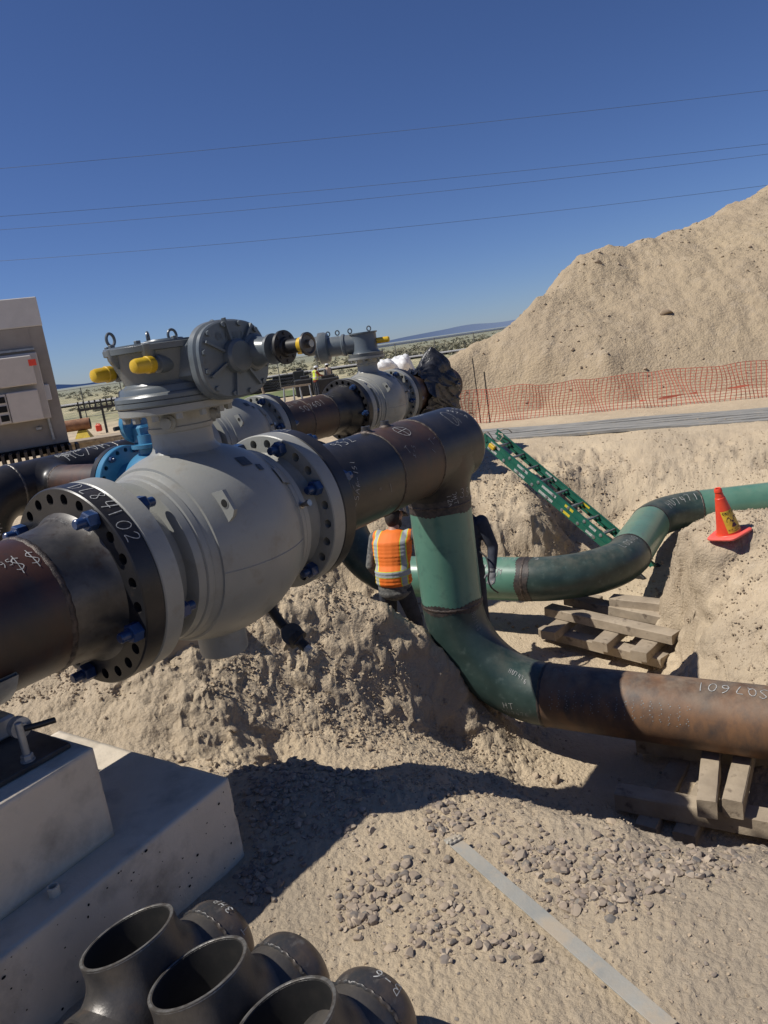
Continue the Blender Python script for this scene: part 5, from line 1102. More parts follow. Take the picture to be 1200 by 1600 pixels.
fcn = at(153, 662, 37); fcn[2] = .32; tag(MB().box(fcn, (.28, .2, .34), None, .04).lathe(fcn + V(.06, 0, .16), Z, [(0, .03), (.06, .03)], 10).tube([fcn + V(-.1, 0, .17), fcn + V(-.06, 0, .23), fcn + V(.0, 0, .23), fcn + V(.02, 0, .17)], .014, 6).build('fuel_can', M['cone'], base=fcn), 'small red can on the ground behind the rusty pipe', 'can')
tag(MB().box(at(150, 697, 26) * V(1, 1, 0) + Z * .62, (4.0, 1.0, .1), [unit(V(.97, .15, 0)), unit(V(-.15, .97, 0)), Z], .01).box(at(150, 697, 26) * V(1, 1, 0) + Z * .35, (3.6, .8, .5)).build('pallet', M['wood'], base=at(150, 697, 26) * V(1, 1, 0)), 'low dark timber deck on the ground right of the building', 'pallet')
# stacks of black pipe and dunnage around the far workers
def pipestack(px, py, n, L, r, az, lb_, nm='pipe_stack'):
    p = atz(px, py, .05); d_ = V(math.sin(R(az)), math.cos(R(az)), 0); s_ = V(d_[1], -d_[0], 0); t = thing(nm, p, lb_, 'pipe stack'); k = 0; row = n
    zz = r
    while row > 0 and k < 20:
        for i in range(row): q = p + s_ * ((i - row / 2) * 2.05 * r) + Z * zz; MB().lathe(q - d_ * L / 2 + d_ * ((i * 37 + k * 11) % 5) * .1, d_, [(0, r * .8), (0, r), (L, r), (L, r * .8)], 12).build('pipe', M['black'], t, 40); k += 1
        row -= 1; zz += r * 1.75
pipestack(385, 618, 4, 5, .12, 62, 'stack of thin black pipes lying left of the sawhorses'); pipestack(352, 622, 3, 7, .12, 75, 'low stack of black pipes under the gearbox cover in the yard'); pipestack(450, 606, 4, 3, .15, 70, 'stack of black pipes directly left of the far workers')
def sawhorse(px, py, lb_):
    p = atz(px, py, .05); t = thing('sawhorse', p, lb_, 'sawhorse'); MB().box(p + Z * .78, (1.1, .1, .1)).build('top_beam', M['wood'], t, 0)
    for a_ in (-1, 1):
        for b_ in (-1, 1): MB().tube([p + V(a_ * .45, b_ * .05, .75), p + V(a_ * .5, b_ * .32, 0)], .035, 6).build('leg', M['galv'], t, 60)
sawhorse(459, 626, 'sawhorse on the pinkish yard, nearer the black pipes'); sawhorse(474, 624, 'sawhorse on the yard, nearer the workers')
for k, (px, py, w, h, lb_) in enumerate(((478, 610, 1.1, 1.0, 'black machine box behind the left sawhorse'), (512, 606, 1.6, .9, 'dark machine in front of the second far worker'), (470, 598, .8, 1.3, 'tall black cabinet left of the worker in the yellow vest'))):
    p = atz(px, py + 8, .05); mb = MB().box(p + Z * h / 2, (w, .8, h), None, .06).box(p + Z * (h + .08) + V(w * .1, 0, 0), (w * .5, .5, .2), None, .03); mb.lathe(p + V(w * .3, -.45, h * .5), V(0, -1, 0), [(0, .2), (.06, .2)], 16); tag(mb.build('machine', M['black'], base=p), lb_, 'machine')
p = atz(583, 596, .2); tag(MB().lathe(p, Z, [(0, .09), (1.2, .09), (1.25, .05)], 16).build('bollard', M['yellow_paint'], base=p), 'yellow bollard behind the far grey valve', 'bollard')
tp = atz(418, 634, 0.05); tag(MB().tube([tp, tp + V(-.35, 0, 2.6)], .06, 8).build('wooden_stake', M['wood'], base=tp), 'brown leaning stake between the gearbox and the far workers', 'stake')
# chain-link fence
M['link'] = mat('grey_fence_wire', (.16, .155, .14), None, .6)
cf = thing('chain_link_fence', (-8, 58, 0), 'chain link fence with slim posts across the far side of the yard', 'fence'); mb = MB()
for k in range(26):
    x = -34 + k * 3.05; MB().tube([V(x, 58, -.1), V(x, 58, 2.35)], .04, 6).build('post', M['link'], cf, 60)
for z_ in (2.3, 1.15, .1): mb.tube([V(-36, 58, z_), V(44, 58, z_)], .022, 5)
for k in range(400): x = -36 + k * .2; mb.tube([V(x, 58, .1), V(x + 2.2, 58, 2.3)], .0035, 3, False); mb.tube([V(x + 2.2, 58, .1), V(x, 58, 2.3)], .0035, 3, False)
mb.build('wire_mesh', M['link'], cf, 0)
M['asph'] = mat('pale_far_road', (.30, .29, .275), (.36, .35, .33), .9, .5); mb = MB(); mb.grid(lambda u, v: V(-300 + 700 * u, 96 + 11 * v + .0 * u, .22), 40, 1); tag(mb.build('road', M['asph']), kind='structure')
M['grassg'] = mat('green_verge_grass', (.10, .14, .04), (.16, .17, .07), .95, 1.2, bump=.5, bscale=8); mb = MB(); mb.grid(lambda u, v: V(-16 + 13 * u, 47 + 8 * v, .10 + .05 * math.sin(u * 40) * math.sin(v * 17)), 30, 10); tag(mb.build('grass_verge', M['grassg']), kind='stuff', label='green strip of grass behind the yard', cat='grass')
w1, w2 = V(*(ray(560, 549) / ray(560, 549)[1] * 430)[:2], 0), V(*(ray(800, 513) / ray(800, 513)[1] * 640)[:2], 0)
M['wht'] = mat('white_sheet_roof', (.75, .75, .75), None, .6); wd = w2 - w1
tag(MB().box((w1 + w2) / 2 + Z * .9, (np.linalg.norm(wd), 3, 1.5), [unit(wd), unit(np.cross(Z, wd)), Z]).build('long_shed', M['wht'], base=(w1 + w2) / 2), 'very long low white structure just below the horizon at right', 'shed')
# far hills
M['hill'] = mat('hazy_blue_hills', (.52, .64, .82), (.55, .66, .83), 1., .001); mb = MB()  # pale blue distance haze is mixed into the hill colour
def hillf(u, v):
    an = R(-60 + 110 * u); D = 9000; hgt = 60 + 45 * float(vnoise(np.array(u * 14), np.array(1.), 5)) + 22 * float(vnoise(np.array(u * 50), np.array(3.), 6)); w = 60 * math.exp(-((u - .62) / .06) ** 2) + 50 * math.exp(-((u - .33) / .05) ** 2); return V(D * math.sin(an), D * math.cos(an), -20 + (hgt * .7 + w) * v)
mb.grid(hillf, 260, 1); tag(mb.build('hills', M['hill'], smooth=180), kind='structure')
# ------------------------------------------------------------------ sagebrush on the plain
def leafy(name, spots, m, n=26, seed=1, squash=.75, leaf=.09):
    rng = np.random.default_rng(seed); vs = []; fs = []
    for x, y, r_ in spots:
        d = rng.normal(size=(n, 3)); d /= np.linalg.norm(d, axis=1)[:, None]; d[:, 2] = abs(d[:, 2]); c = np.array([x, y, .03]) + d * r_ * rng.uniform(.45, 1, (n, 1)) * [1, 1, squash]
        for q in c:
            u = rng.normal(size=3); u /= np.linalg.norm(u); w = np.cross(u, rng.normal(size=3)); w /= np.linalg.norm(w); s = leaf * rng.uniform(.6, 1.5) * r_ * 3; k = len(vs); vs += [q - u * s, q + w * s * .6, q + u * s, q - w * s * .6]; fs.append((k, k + 1, k + 2, k + 3))
    me = bpy.data.meshes.new(name); me.from_pydata([tuple(q) for q in vs], [], fs); me.materials.append(m); o = bpy.data.objects.new(name, me); C.objects.link(o); return o
rng = np.random.default_rng(2); sp_ = []
for k in range(1300):
    y = 62 + 260 * rng.random() ** 1.3; x = y * (-.6 + 1.15 * rng.random())
    if 92 < y < 110: continue
    sp_.append((x, y, rng.uniform(.2, .5) * (1 + y / 250)))
for k in range(900): y = 112 + 60 * rng.random(); x = y * (-.02 + .32 * rng.random()); sp_.append((x, y, rng.uniform(.4, 1.1)))
M['sage'] = mat('grey_green_sagebrush', (.19, .19, .125), (.30, .27, .18), .95, .6)
tag(leafy('sagebrush', sp_, M['sage']), kind='stuff', label='grey green sagebrush dotted over the plain', cat='bushes')
# ------------------------------------------------------------------ people
def vest_mat(name, base, stripe=(.35, .36, .36), edge=(.55, .65, .03), zb=1.07, xs=.145):
    m = bpy.data.materials.new(name); m.use_nodes = True; nt = m.node_tree; N = nt.nodes; L = nt.links; b = N['Principled BSDF']; b.inputs['Roughness'].default_value = .7
    tc = N.new('ShaderNodeTexCoord'); sp = N.new('ShaderNodeSeparateXYZ'); L.new(tc.outputs['Object'], sp.inputs[0])
    def band(sock, c, w, ab=False):
        s = sock
        if ab: a_ = N.new('ShaderNodeMath'); a_.operation = 'ABSOLUTE'; L.new(s, a_.inputs[0]); s = a_.outputs[0]
        n = N.new('ShaderNodeMath'); n.operation = 'COMPARE'; n.inputs[1].default_value = c; n.inputs[2].default_value = w; L.new(s, n.inputs[0]); return n.outputs[0]
    col = None
    def over(f, c):
        nonlocal col
        x = N.new('ShaderNodeMix'); x.data_type = 'RGBA'; L.new(f, x.inputs[0]); x.inputs[7].default_value = (*c, 1)
        if col is None: x.inputs[6].default_value = (*base, 1)
        else: L.new(col, x.inputs[6])
        col = x.outputs[2]
    over(band(sp.outputs[0], xs, .030, True), edge); over(band(sp.outputs[0], xs, .022, True), stripe); over(band(sp.outputs[2], zb, .034), edge); over(band(sp.outputs[2], zb, .028), stripe)
    L.new(col, b.inputs['Base Color']); return m
M['skin'] = mat('skin', (.36, .20, .13), (.42, .24, .16), .55, 12); M['denim'] = mat('dark_work_trousers', (.018, .022, .032), (.035, .04, .055), .85, 14, bump=.5, bscale=22, bdist=.01)
M['plaid'] = mat('grey_plaid_shirt', (.09, .09, .085), (.17, .165, .15), .9, 28, (.45, .55), bump=.4, bscale=20, bdist=.01); M['navy'] = mat('navy_work_shirt', (.018, .022, .035), (.03, .035, .05), .85, 12, bump=.5, bscale=18, bdist=.01)
M['glove'] = mat('grey_work_glove', (.16, .16, .16), (.10, .10, .11), .8, 20); M['boot'] = mat('brown_boot_leather', (.05, .03, .02), (.08, .05, .03), .6, 12); M['hair'] = mat('dark_hair', (.02, .014, .01), (.035, .025, .02), .8, 40)
M['hat_brown'] = mat('brown_hard_hat_with_stickers', (.045, .028, .028), (.055, .035, .035), .35, 12, (.4, .6), c3=(.40, .36, .32), s3=22, m3=(.60, .63)); M['hat_white'] = mat('white_hard_hat', (.72, .72, .70), None, .35)
M['vest_orange'] = vest_mat('orange_safety_vest', (.80, .17, .015)); M['vest_yellow'] = vest_mat('yellow_safety_vest', (.55, .68, .05), (.5, .5, .5), (.6, .25, .03)); M['red_shirt'] = mat('dark_red_shirt', (.22, .045, .02), (.17, .035, .02), .85, 14); M['tan_vest'] = vest_mat('faded_orange_vest', (.55, .42, .28), (.4, .4, .38), (.7, .2, .03))
def lerp(a, b, t): return np.array(a) * (1 - t) + np.array(b) * t
def limb(mb, pts, rs, n=14):
    P, Q = [], []
    for i in range(len(pts) - 1):
        for t in np.linspace(0, 1, 6, endpoint=False): P.append(lerp(pts[i], pts[i + 1], t)); Q.append(rs[i] * (1 - t) + rs[i + 1] * t)
    P.append(np.array(pts[-1], float)); Q.append(rs[-1]); mb.tube(P, Q, n)
    for p, r_ in zip(pts, rs): mb.ball(p, r_ * .99, 12, 8)
def torso(mb, J, g=0., z0=.86, top=1.0):
    st = [(J['pel'] + V(0, 0, -.05), .165, .115), (J['pel'] + V(0, 0, .06), .160, .112), (lerp(J['pel'], J['chest'], .5), .150, .108), (J['chest'], .178, .122), (J['chest'] + J['up'] * .11, .185, .112), (lerp(J['chest'], J['neck'], .86), .12, .085)]
    for (a, ra, qa), (b, rb, qb) in zip(st, st[1:]):
        for t in np.linspace(0, 1, 4): mb.ball(lerp(a, b, t), (ra * (1 - t) + rb * t + g, qa * (1 - t) + qb * t + g, .075), 18, 8)
def person(loc, rz, lab, J, shirt, trousers, vest=None, hat='hat_white', vox=.013, gloves=False, beard=False, sleeves=True):
    J = {k: np.array(v, float) for k, v in J.items()}; J.setdefault('up', Z)
    mb = MB(); torso(mb, J); limb(mb, [lerp(J['chest'], J['neck'], .7), J['neck'], J['head'] - J['up'] * .06], [.07, .058, .055])
    hd_ = J['head']; hy = unit(J['look']); hz = unit(J['up'] - hy * hy.dot(J['up'])); hx = np.cross(hy, hz)
    mb.ball(hd_ + hz * .02, (.077, .097, .112), 20, 14, ax=[hx, hy, hz]); mb.ball(hd_ - hz * .05 + hy * .028, (.057, .066, .062), 16, 10, ax=[hx, hy, hz])
    mb.ball(hd_ + hy * .098 - hz * .012, (.014, .02, .024), 10, 8, ax=[hx, hy, hz]); mb.ball(hd_ + hy * .086 - hz * .058, (.026, .014, .010), 10, 6, ax=[hx, hy, hz]); mb.ball(hd_ + hy * .088 + hz * .03, (.05, .012, .010), 10, 6, ax=[hx, hy, hz])
    for s in (-1, 1): mb.ball(hd_ + hx * s * .08 - hz * .005, (.012, .02, .032), 8, 8, ax=[hx, hy, hz])
    for s, k in ((-1, 'l'), (1, 'r')):
        limb(mb, [J[k + 'sh'], J[k + 'el'], J[k + 'wr']], [.052, .042, .028]); limb(mb, [J['pel'] + V(s * .085, 0, -.03), J[k + 'kn'], J[k + 'an']], [.082, .055, .04])
        mb.ball(J[k + 'an'] + V(0, .06, -.035), (.045, .12, .045), 12, 8)
        w = J[k + 'wr']; d = unit(w - J[k + 'el']); q = unit(np.cross(d, V(.3, 1, .2))); pn = np.cross(q, d); mb.ball(w + d * .05, (.040, .018, .052), 12, 8, ax=[q, pn, d])
        for i, (f, L_) in enumerate(((-.03, .062), (-.01, .075), (.011, .07), (.031, .055))): b0 = w + d * .085 + q * f; mb.tube([b0, b0 + d * L_ * .45 + pn * .006, b0 + d * L_ * .8 + pn * .022, b0 + d * L_ * .92 + pn * .038], [.0095, .009, .0085, .007], 8)
        b0 = w + d * .03 + q * .03 * -s; mb.tube([b0, b0 - q * s * .03 + d * .025 + pn * .01, b0 - q * s * .036 + d * .055 + pn * .02], [.012, .0105, .009], 8)
    body = mb.build('person', M['skin'], None, 180, vox, soften=2); body.location = tuple(loc); body.rotation_euler = (0, 0, rz); tag(body, lab, 'person')
    def wear(mb, nm, m, v=vox, soft=2): o = mb.build(nm, M[m], None, 180, v, soften=soft) if v else mb.build(nm, M[m], None, 45); o.parent = body; return o
    for s, k in ((-1, 'l'), (1, 'r')):
        e = MB().ball(hd_ + hy * .089 + hx * s * .03 + hz * .016, (.011, .008, .006), 10, 6, ax=[hx, hy, hz]); wear(e, 'eye', 'ink', 0)
    mb = MB(); torso(mb, J, .016); 
    for s, k in ((-1, 'l'), (1, 'r')): limb(mb, [J[k + 'sh'], J[k + 'el'], lerp(J[k + 'el'], J[k + 'wr'], .9)], [.074, .060, .045])
    mb.ball(J['pel'] + V(0, 0, -.06), (.185, .135, .1), 18, 8); wear(mb, 'shirt', shirt)
    mb = MB(); mb.ball(J['pel'] + V(0, 0, -.04), (.178, .128, .12), 18, 10)
    for s, k in ((-1, 'l'), (1, 'r')): limb(mb, [J['pel'] + V(s * .085, 0, -.04), J[k + 'kn'], J[k + 'an'] + V(0, 0, .0)], [.098, .074, .068])
    wear(mb, 'trousers', trousers)
    for s, k in ((-1, 'l'), (1, 'r')): mb = MB(); mb.ball(J[k + 'an'] + V(0, .06, -.03), (.055, .14, .05), 14, 8); mb.lathe(J[k + 'an'] + V(0, 0, -.02), Z, [(0, .055), (.14, .058)], 14); wear(mb, 'boot', 'boot')
    if vest: mb = MB(); torso(mb, dict(J, pel=J['pel'] + V(0, 0, .10)), .032); [mb.ball(J[k + 'sh'] - V(s * .035, 0, -.01), (.082, .085, .072), 14, 8) for s, k in ((-1, 'l'), (1, 'r'))]; wear(mb, 'vest', vest)
    if gloves:
        for s, k in ((-1, 'l'), (1, 'r')):
            w = J[k + 'wr']; d = unit(w - J[k + 'el']); q = unit(np.cross(d, V(.3, 1, .2))); pn = np.cross(q, d); mb = MB().ball(w + d * .05, (.047, .025, .058), 12, 8, ax=[q, pn, d]); mb.tube([w - d * .05, w + d * .02], [.045, .038], 12)
            for i, (f, L_) in enumerate(((-.033, .064), (-.011, .077), (.012, .072), (.034, .057))): b0 = w + d * .085 + q * f; mb.tube([b0, b0 + d * L_ * .45 + pn * .006, b0 + d * L_ * .8 + pn * .022, b0 + d * L_ * .95 + pn * .04], [.0125, .012, .0115, .009], 8)
            b0 = w + d * .03 + q * .03 * -s; mb.tube([b0, b0 - q * s * .032 + d * .025 + pn * .01, b0 - q * s * .04 + d * .058 + pn * .02], [.015, .0135, .011], 8); wear(mb, 'glove', 'glove', .007, 1)
    mb = MB().ball(hd_ + hz * .0 - hy * .018, (.083, .092, .118), 18, 12, ax=[hx, hy, hz]); hr = wear(mb, 'hair', 'hair', 0)
    if beard: wear(MB().ball(hd_ - hz * .062 + hy * .035, (.064, .074, .06), 14, 10, ax=[hx, hy, hz]), 'beard', 'hair', 0)
    # hard hat: shell, ridge, brim, visor
    mb = MB(); ks = []; c = hd_ + hz * .055
    for t in np.linspace(0, math.pi / 2, 9): ks.append(mb.ring(c + hz * .098 * math.sin(t), hx, hy, max(.112 * math.cos(t) ** .8, 1e-3), max(.135 * math.cos(t) ** .8, 1e-3), 32))
    for a, b in zip(ks, ks[1:]): mb.bridge(a, b, 32)
    k = len(mb.v)
    for i in range(32): t = 2 * math.pi * i / 32; v_ = math.sin(t); mb.v.append(c - hz * (.006 + .01 * max(v_, 0)) + hx * .126 * math.cos(t) + hy * (.148 * v_ + .035 * max(v_, 0) ** 2))
    mb.bridge(ks[0], k, 32); mb.tube([c + hz * .1 * math.sin(t) + hy * .135 * math.cos(t) for t in np.linspace(.3, math.pi - .3, 12)], .008, 8); wear(mb, 'hard_hat', hat, 0)
    return body
def stand(**k):
    J = dict(pel=(0, 0, .93), chest=(0, 0, 1.26), neck=(0, .0, 1.47), head=(0, .02, 1.62), look=(0, 1, -.05), lsh=(-.195, 0, 1.40), rsh=(.195, 0, 1.40), lel=(-.24, -.03, 1.12), rel=(.24, -.03, 1.12), lwr=(-.23, .08, .88), rwr=(.23, .08, .88), lkn=(-.10, .03, .49), rkn=(.10, .03, .49), lan=(-.11, 0, .09), ran=(.11, 0, .09)); J.update(k); return J
def on_ground(px, py, D): p = at(px, py, D); return V(p[0], p[1], Hs(p[0], p[1]))
w1p = on_ground(612, 880, 7.45); w1p[2] -= .02 
person(w1p, R(-20), 'worker in orange safety vest and dark hard hat, back turned, beside the green riser', stand(pel=(0, 0, .92), chest=(0, .07, 1.24), neck=(.01, .14, 1.43), head=(.02, .21, 1.585), look=(.35, .85, -.45), up=(0, .2, 1), lsh=(-.195, .17, 1.38), rsh=(.195, .17, 1.38), lel=(-.27, .12, 1.10), lwr=(-.22, .26, .88), rel=(.30, .36, 1.22), rwr=(.24, .60, 1.15), lkn=(-.13, .08, .50), rkn=(.14, .1, .5), lan=(-.15, -.02, .09), ran=(.17, .0, .09)), 'plaid', 'denim', 'vest_orange', 'hat_brown', beard=True, gloves=True, vox=.010)
w2p = on_ground(730, 880, 7.8); w2p[2] += .25
person(w2p, R(165), 'worker in a navy shirt and grey gloves, mostly hidden behind the green riser', stand(lel=(-.29, .02, 1.12), lwr=(-.27, .14, .90), lsh=(-.20, .03, 1.40)), 'navy', 'denim', None, 'hat_white', gloves=True, beard=True, vox=.012)
fw = atz(497, 618, .05); fw[2] = Hs(fw[0], fw[1]); person(fw, R(-50), 'far worker in a yellow vest and red sleeves bending over the black pipes', stand(chest=(0, .06, 1.25), head=(0, .14, 1.6), lel=(-.25, .15, 1.2), lwr=(-.2, .38, 1.15), rel=(.25, .15, 1.2), rwr=(.2, .38, 1.15)), 'red_shirt', 'denim', 'vest_yellow', 'hat_white', vox=.022)
fw = atz(517, 612, .05); fw[2] = Hs(fw[0], fw[1]); person(fw, R(30), 'far worker in a faded orange vest standing right of the one in yellow', stand(), 'tanshirt' if 'tanshirt' in M else 'plaid', 'denim', 'tan_vest', 'hat_white', vox=.022)
# welding lead hanging by the riser
c0 = at(752, 866, 7.5); pts = [at(x, y, D) for x, y, D in ((750, 862, 7.6), (760, 872, 7.55), (764, 890, 7.5), (763, 905, 7.5), (768, 918, 7.5), (778, 926, 7.6))]
def smooth_path(P, n=8):
    P = [P[0]] + P + [P[-1]]; out = []
    for i in range(1, len(P) - 2):
        for t in np.linspace(0, 1, n, endpoint=False):
            a, b, c, d = P[i - 1], P[i], P[i + 1], P[i + 2]; out.append(.5 * ((2 * b) + (c - a) * t + (2 * a - 5 * b + 4 * c - d) * t * t + (3 * b - a - 3 * c + d) * t ** 3))
    return out + [P[-2]]
tag(MB().tube(smooth_path(pts), .009, 8).build('welding_lead', M['black'], base=pts[2], smooth=60), 'black welding cable hanging from the gloved hand right of the riser', 'cable')
# ------------------------------------------------------------------ gravel, clods and rocks
import bmesh
def ico(sub):
    bm = bmesh.new(); bmesh.ops.create_icosphere(bm, subdivisions=sub, radius=1); v = np.array([q.co[:] for q in bm.verts]); f = np.array([[x.index for x in q.verts] for q in bm.faces]); bm.free(); return v, f
def stones(name, xs, ys, rs, m, seed, ang=.35, sink=.33, sub=2, flat=.65, hf=None):
    rng = np.random.default_rng(seed); v0, f0 = ico(sub); n = len(xs); variants = []
    for k in range(14):
        v = v0.copy()
        for _ in range(13):            # knock flats off a pebble
            d = rng.normal(size=3); d /= np.linalg.norm(d); h = rng.uniform(.45, .82); s = v @ d; v = v - np.outer(np.clip(s - h, 0, None), d) * rng.uniform(.7, 1)
        variants.append(v * rng.uniform(.75, 1.25, 3))
    zs = (hf or H)(xs, ys); VV = np.empty((n, len(v0), 3)); 
    for i in range(n):
        q = rng.normal(size=4); q /= np.linalg.norm(q); w, x, y, z = q; Rm = np.array([[1 - 2 * (y * y + z * z), 2 * (x * y - z * w), 2 * (x * z + y * w)], [2 * (x * y + z * w), 1 - 2 * (x * x + z * z), 2 * (y * z - x * w)], [2 * (x * z - y * w), 2 * (y * z + x * w), 1 - 2 * (x * x + y * y)]])
        p = (variants[i % 14] @ Rm.T) * rs[i]; p[:, 2] *= flat; VV[i] = p + [xs[i], ys[i], zs[i] + rs[i] * flat * (1 - 2 * sink) * .7]
    F = (f0[None] + (np.arange(n) * len(v0))[:, None, None]).reshape(-1, 3); me = bpy.data.meshes.new(name); me.from_pydata(VV.reshape(-1, 3).tolist(), [], F.tolist()); me.shade_smooth(); me.set_sharp_from_angle(angle=ang); me.materials.append(m); o = bpy.data.objects.new(name, me); C.objects.link(o); return o
def stone_mat(name, cols, rough=.9):
    m = bpy.data.materials.new(name); m.use_nodes = True; nt = m.node_tree; N = nt.nodes; L = nt.links; b = N['Principled BSDF']; b.inputs['Roughness'].default_value = rough; b.inputs['Specular IOR Level'].default_value = .2
    g = N.new('ShaderNodeNewGeometry'); r = N.new('ShaderNodeValToRGB'); e = r.color_ramp.elements; e[0].color = (*cols[0], 1); e[1].color = (*cols[-1], 1)
    for i, c in enumerate(cols[1:-1]): q = e.new((i + 1) / (len(cols) - 1)); q.color = (*c, 1)
    L.new(g.outputs['Random Per Island'], r.inputs[0]); tc = N.new('ShaderNodeTexCoord'); n = N.new('ShaderNodeTexNoise'); n.inputs['Scale'].default_value = 60; n.inputs['Detail'].default_value = 5; L.new(tc.outputs['Object'], n.inputs['Vector'])
    x = N.new('ShaderNodeMix'); x.data_type = 'RGBA'; x.inputs[7].default_value = (.36, .29, .21, 1); mr = N.new('ShaderNodeMapRange'); mr.inputs[1].default_value = .45; mr.inputs[2].default_value = .75; mr.inputs[4].default_value = .7; L.new(n.outputs[0], mr.inputs[0]); L.new(mr.outputs[0], x.inputs[0]); L.new(r.outputs[0], x.inputs[6]); L.new(x.outputs[2], b.inputs['Base Color'])
    bp = N.new('ShaderNodeBump'); bp.inputs['Strength'].default_value = .4; bp.inputs['Distance'].default_value = .004; L.new(n.outputs[0], bp.inputs['Height']); L.new(bp.outputs[0], b.inputs['Normal']); return m
M['gravel'] = stone_mat('grey_mauve_gravel', [(.15, .12, .10), (.29, .23, .18), (.36, .29, .22), (.19, .155, .13), (.44, .36, .27), (.25, .20, .165), (.13, .125, .12), (.33, .26, .19)])
M['clod'] = stone_mat('tan_clods', [(.36, .285, .20), (.30, .24, .17), (.42, .33, .235), (.38, .30, .21)])
rng = np.random.default_rng(4); X, Y, S = [], [], []
clusters = [(470, 1230, 70, 40, 200), (560, 1215, 60, 30, 120), (430, 1300, 50, 60, 260), (400, 1380, 30, 40, 180), (540, 1280, 60, 40, 110), (420, 1250, 40, 30, 120), (690, 1260, 40, 30, 90), (690, 1290, 30, 20, 60), (580, 1400, 60, 40, 110), (560, 1440, 40, 25, 110), (620, 1370, 50, 40, 70), (680, 1460, 70, 40, 130), (780, 1480, 80, 30, 80), (900, 1400, 60, 25, 130), (960, 1415, 60, 25, 110), (880, 1340, 90, 30, 150), (1000, 1330, 110, 30, 190), (1100, 1350, 80, 30, 120), (1000, 1380, 80, 30, 130), (820, 1320, 60, 40, 90), (740, 1270, 60, 20, 70), (380, 1200, 40, 15, 60), (720, 1400, 60, 50, 60)]
for cx, cy, sx, sy, n in clusters:
    for k in range(int(n * (.9 if cx < 600 and cy < 1300 else .8))):
        p = atz(cx + rng.normal() * sx * .5, cy + rng.normal() * sy * .6, .38); X.append(p[0]); Y.append(p[1]); S.append(.006 + .022 * rng.random() ** 2.2)
for k in range(1300):
    p = V(rng.uniform(-1, 2.6), rng.uniform(.9, 3.5)); X.append(p[0]); Y.append(p[1]); S.append(.003 + .010 * rng.random() ** 2.2)
X, Y, S = map(np.array, (X, Y, S)); hh = H(X, Y); ok = (hh > .12) & ~((X < F1[0] + .03) & (Y < 2.9) & (X * 0 + 1 > 0) & (((X - F1[0]) * NM[0] + (Y - F1[1]) * NM[1]) < .03))
tag(stones('gravel', X[ok], Y[ok], S[ok], M['gravel'], 5), kind='stuff', label='grey and mauve gravel scattered over the near ground', cat='gravel')
X = rng.uniform(-4, 7, 110000); Y = rng.uniform(3, 13.5, 110000); h = base_h(X, Y); e = .05; sl = np.hypot(base_h(X + e, Y) - base_h(X - e, Y), base_h(X, Y + e) - base_h(X, Y - e)) / (2 * e)
pr_ = np.clip(sl * .5 + .25 * ((X > 2.7) & (Y > 4.8) & (Y < 7.6)), .04, .6) * np.clip(.4 + 1.3 * vnoise(X * 1.2, Y * 1.2, 88), .08, 1); ok = rng.random(len(X)) < pr_; X, Y = X[ok][:15000], Y[ok][:15000]; S = .005 + .024 * rng.random(len(X)) ** 4 + .003 * (Y > 8)
tag(stones('dirt_clods', X, Y, S, M['clod'], 8, sub=1, flat=.85, ang=.6), kind='stuff', label='crumbly tan clods on the trench banks', cat='dirt')
Xs, Ys, Ss = [], [], []
for x0, x1, y0, y1, n in ((-3, .6, 4.5, 6.1, 15000), (2.7, 4.6, 5.0, 7.6, 5000), (1.0, 4.2, 10.0, 12.6, 6000), (-.2, 1.2, 3.2, 5.6, 2500), (4, 7, 10.2, 11.9, 2500)):
    X = rng.uniform(x0, x1, n); Y = rng.uniform(y0, y1, n); k_ = vnoise(X * 2.5, Y * 2.5, 71) + .6 * rng.random(n) > .0; X, Y = X[k_], Y[k_]; Xs.append(X); Ys.append(Y); Ss.append(.0035 + .013 * rng.random(len(X)) ** 3)
tag(stones('bank_crumbs', np.concatenate(Xs), np.concatenate(Ys), np.concatenate(Ss), M['clod'], 18, sub=1, flat=.9, ang=.25, sink=.3), kind='stuff', label='small broken soil crumbs covering the steep banks', cat='dirt')
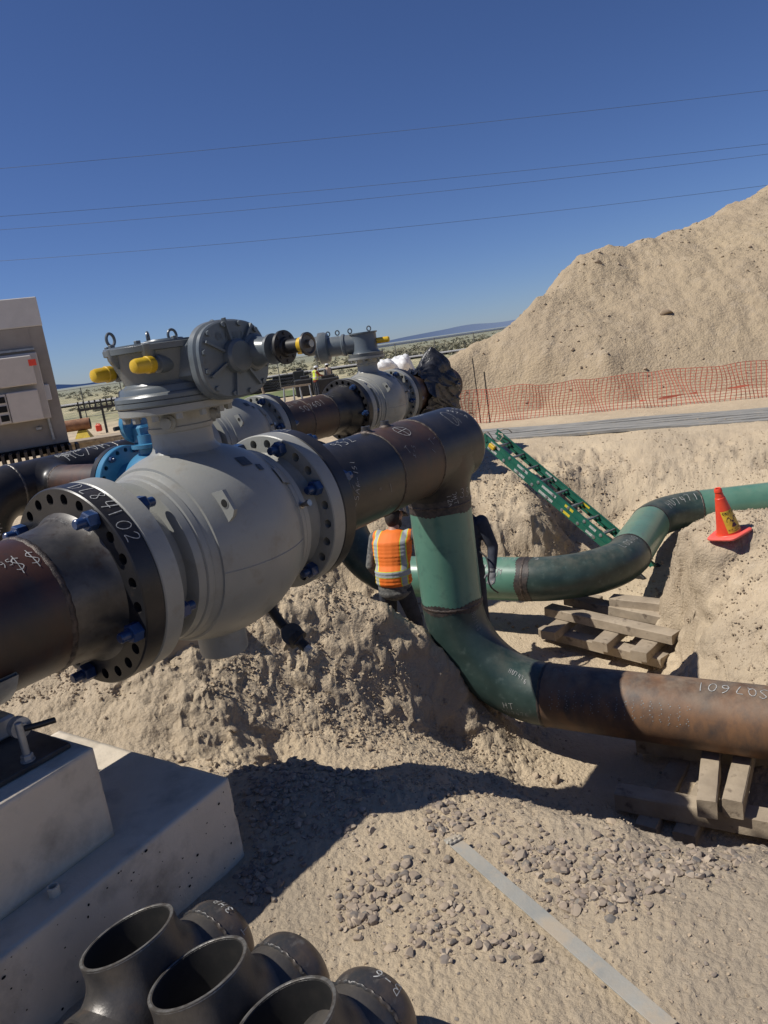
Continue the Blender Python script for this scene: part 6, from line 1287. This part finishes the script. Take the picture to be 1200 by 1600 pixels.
X = rng.uniform(-1.2, 3, 16000); Y = rng.uniform(.9, 4.2, 16000); k_ = vnoise(X * 3, Y * 3, 72) + .9 * rng.random(16000) > .1; X, Y = X[k_], Y[k_]; S = .0018 + .0075 * rng.random(len(X)) ** 3; tag(stones('loose_soil', X, Y, S, M['clod'], 9, sub=1, flat=.8, ang=.6), kind='stuff', label='fine loose tan soil crumbs on the near ground', cat='dirt')
X = rng.uniform(2, 24, 9000); Y = rng.uniform(16, 30, 9000); hz_ = heap_h(X, Y); ok = (hz_ > .3) & (rng.random(9000) < np.clip(.25 + 1.2 * vnoise(X * .5, Y * .5, 5), .06, .8)); S = .012 + .055 * rng.random(9000) ** 5
tag(stones('heap_clods', X[ok], Y[ok], S[ok], M['clod'], 10, sub=1, flat=.85, ang=.6, hf=heap_h), kind='stuff', label='clods and small rocks over the spoil heap', cat='dirt')
for px, py, zz, r_, lb_, mm in ((868, 1222, -.35, .055, 'rounded tan rock on the trench slope, the larger of two below the dark elbow', 'clod'), (838, 1213, -.35, .038, 'smaller tan rock left of the rounded one on the trench slope', 'clod'), (957, 1287, .28, .026, 'pale flat pebble at the brink of the trench near the timbers', 'white'), (1018, 1318, .3, .034, 'dark angular stone on the gravel near the timbers', 'gravel'), (815, 1340, .36, .03, 'single dark stone on pale ground right of the flat bar', 'gravel'), (1040, 490, None, .17, 'large boulder of dirt resting halfway up the spoil heap', 'clod'), (935, 412, None, .13, 'rock perched near the top left shoulder of the spoil heap', 'clod')):
    if zz is None:
        r0 = ray(px, py); D = 17.
        while D < 32 and CAMH + r0[2] * D > heap_h(np.array([r0[0] * D]), np.array([r0[1] * D]))[0]: D += .05
        p = at(px, py, D); hf = heap_h
    else:
        r0 = ray(px, py); D = 2.
        while D < 12 and CAMH + r0[2] * D > Hs(r0[0] * D, r0[1] * D): D += .02
        p = at(px, py, D); hf = H
    o = stones('rock', np.array([0.]), np.array([0.]), np.array([r_]), M['white_pebble'] if mm == 'white' and 'white_pebble' in M else M['clod' if mm == 'white' else mm], int(px), sub=3, hf=lambda a, b: np.zeros_like(a)); o.location = tuple(V(p[0], p[1], hf(np.array([p[0]]), np.array([p[1]]))[0])); tag(o, lb_, 'rock')
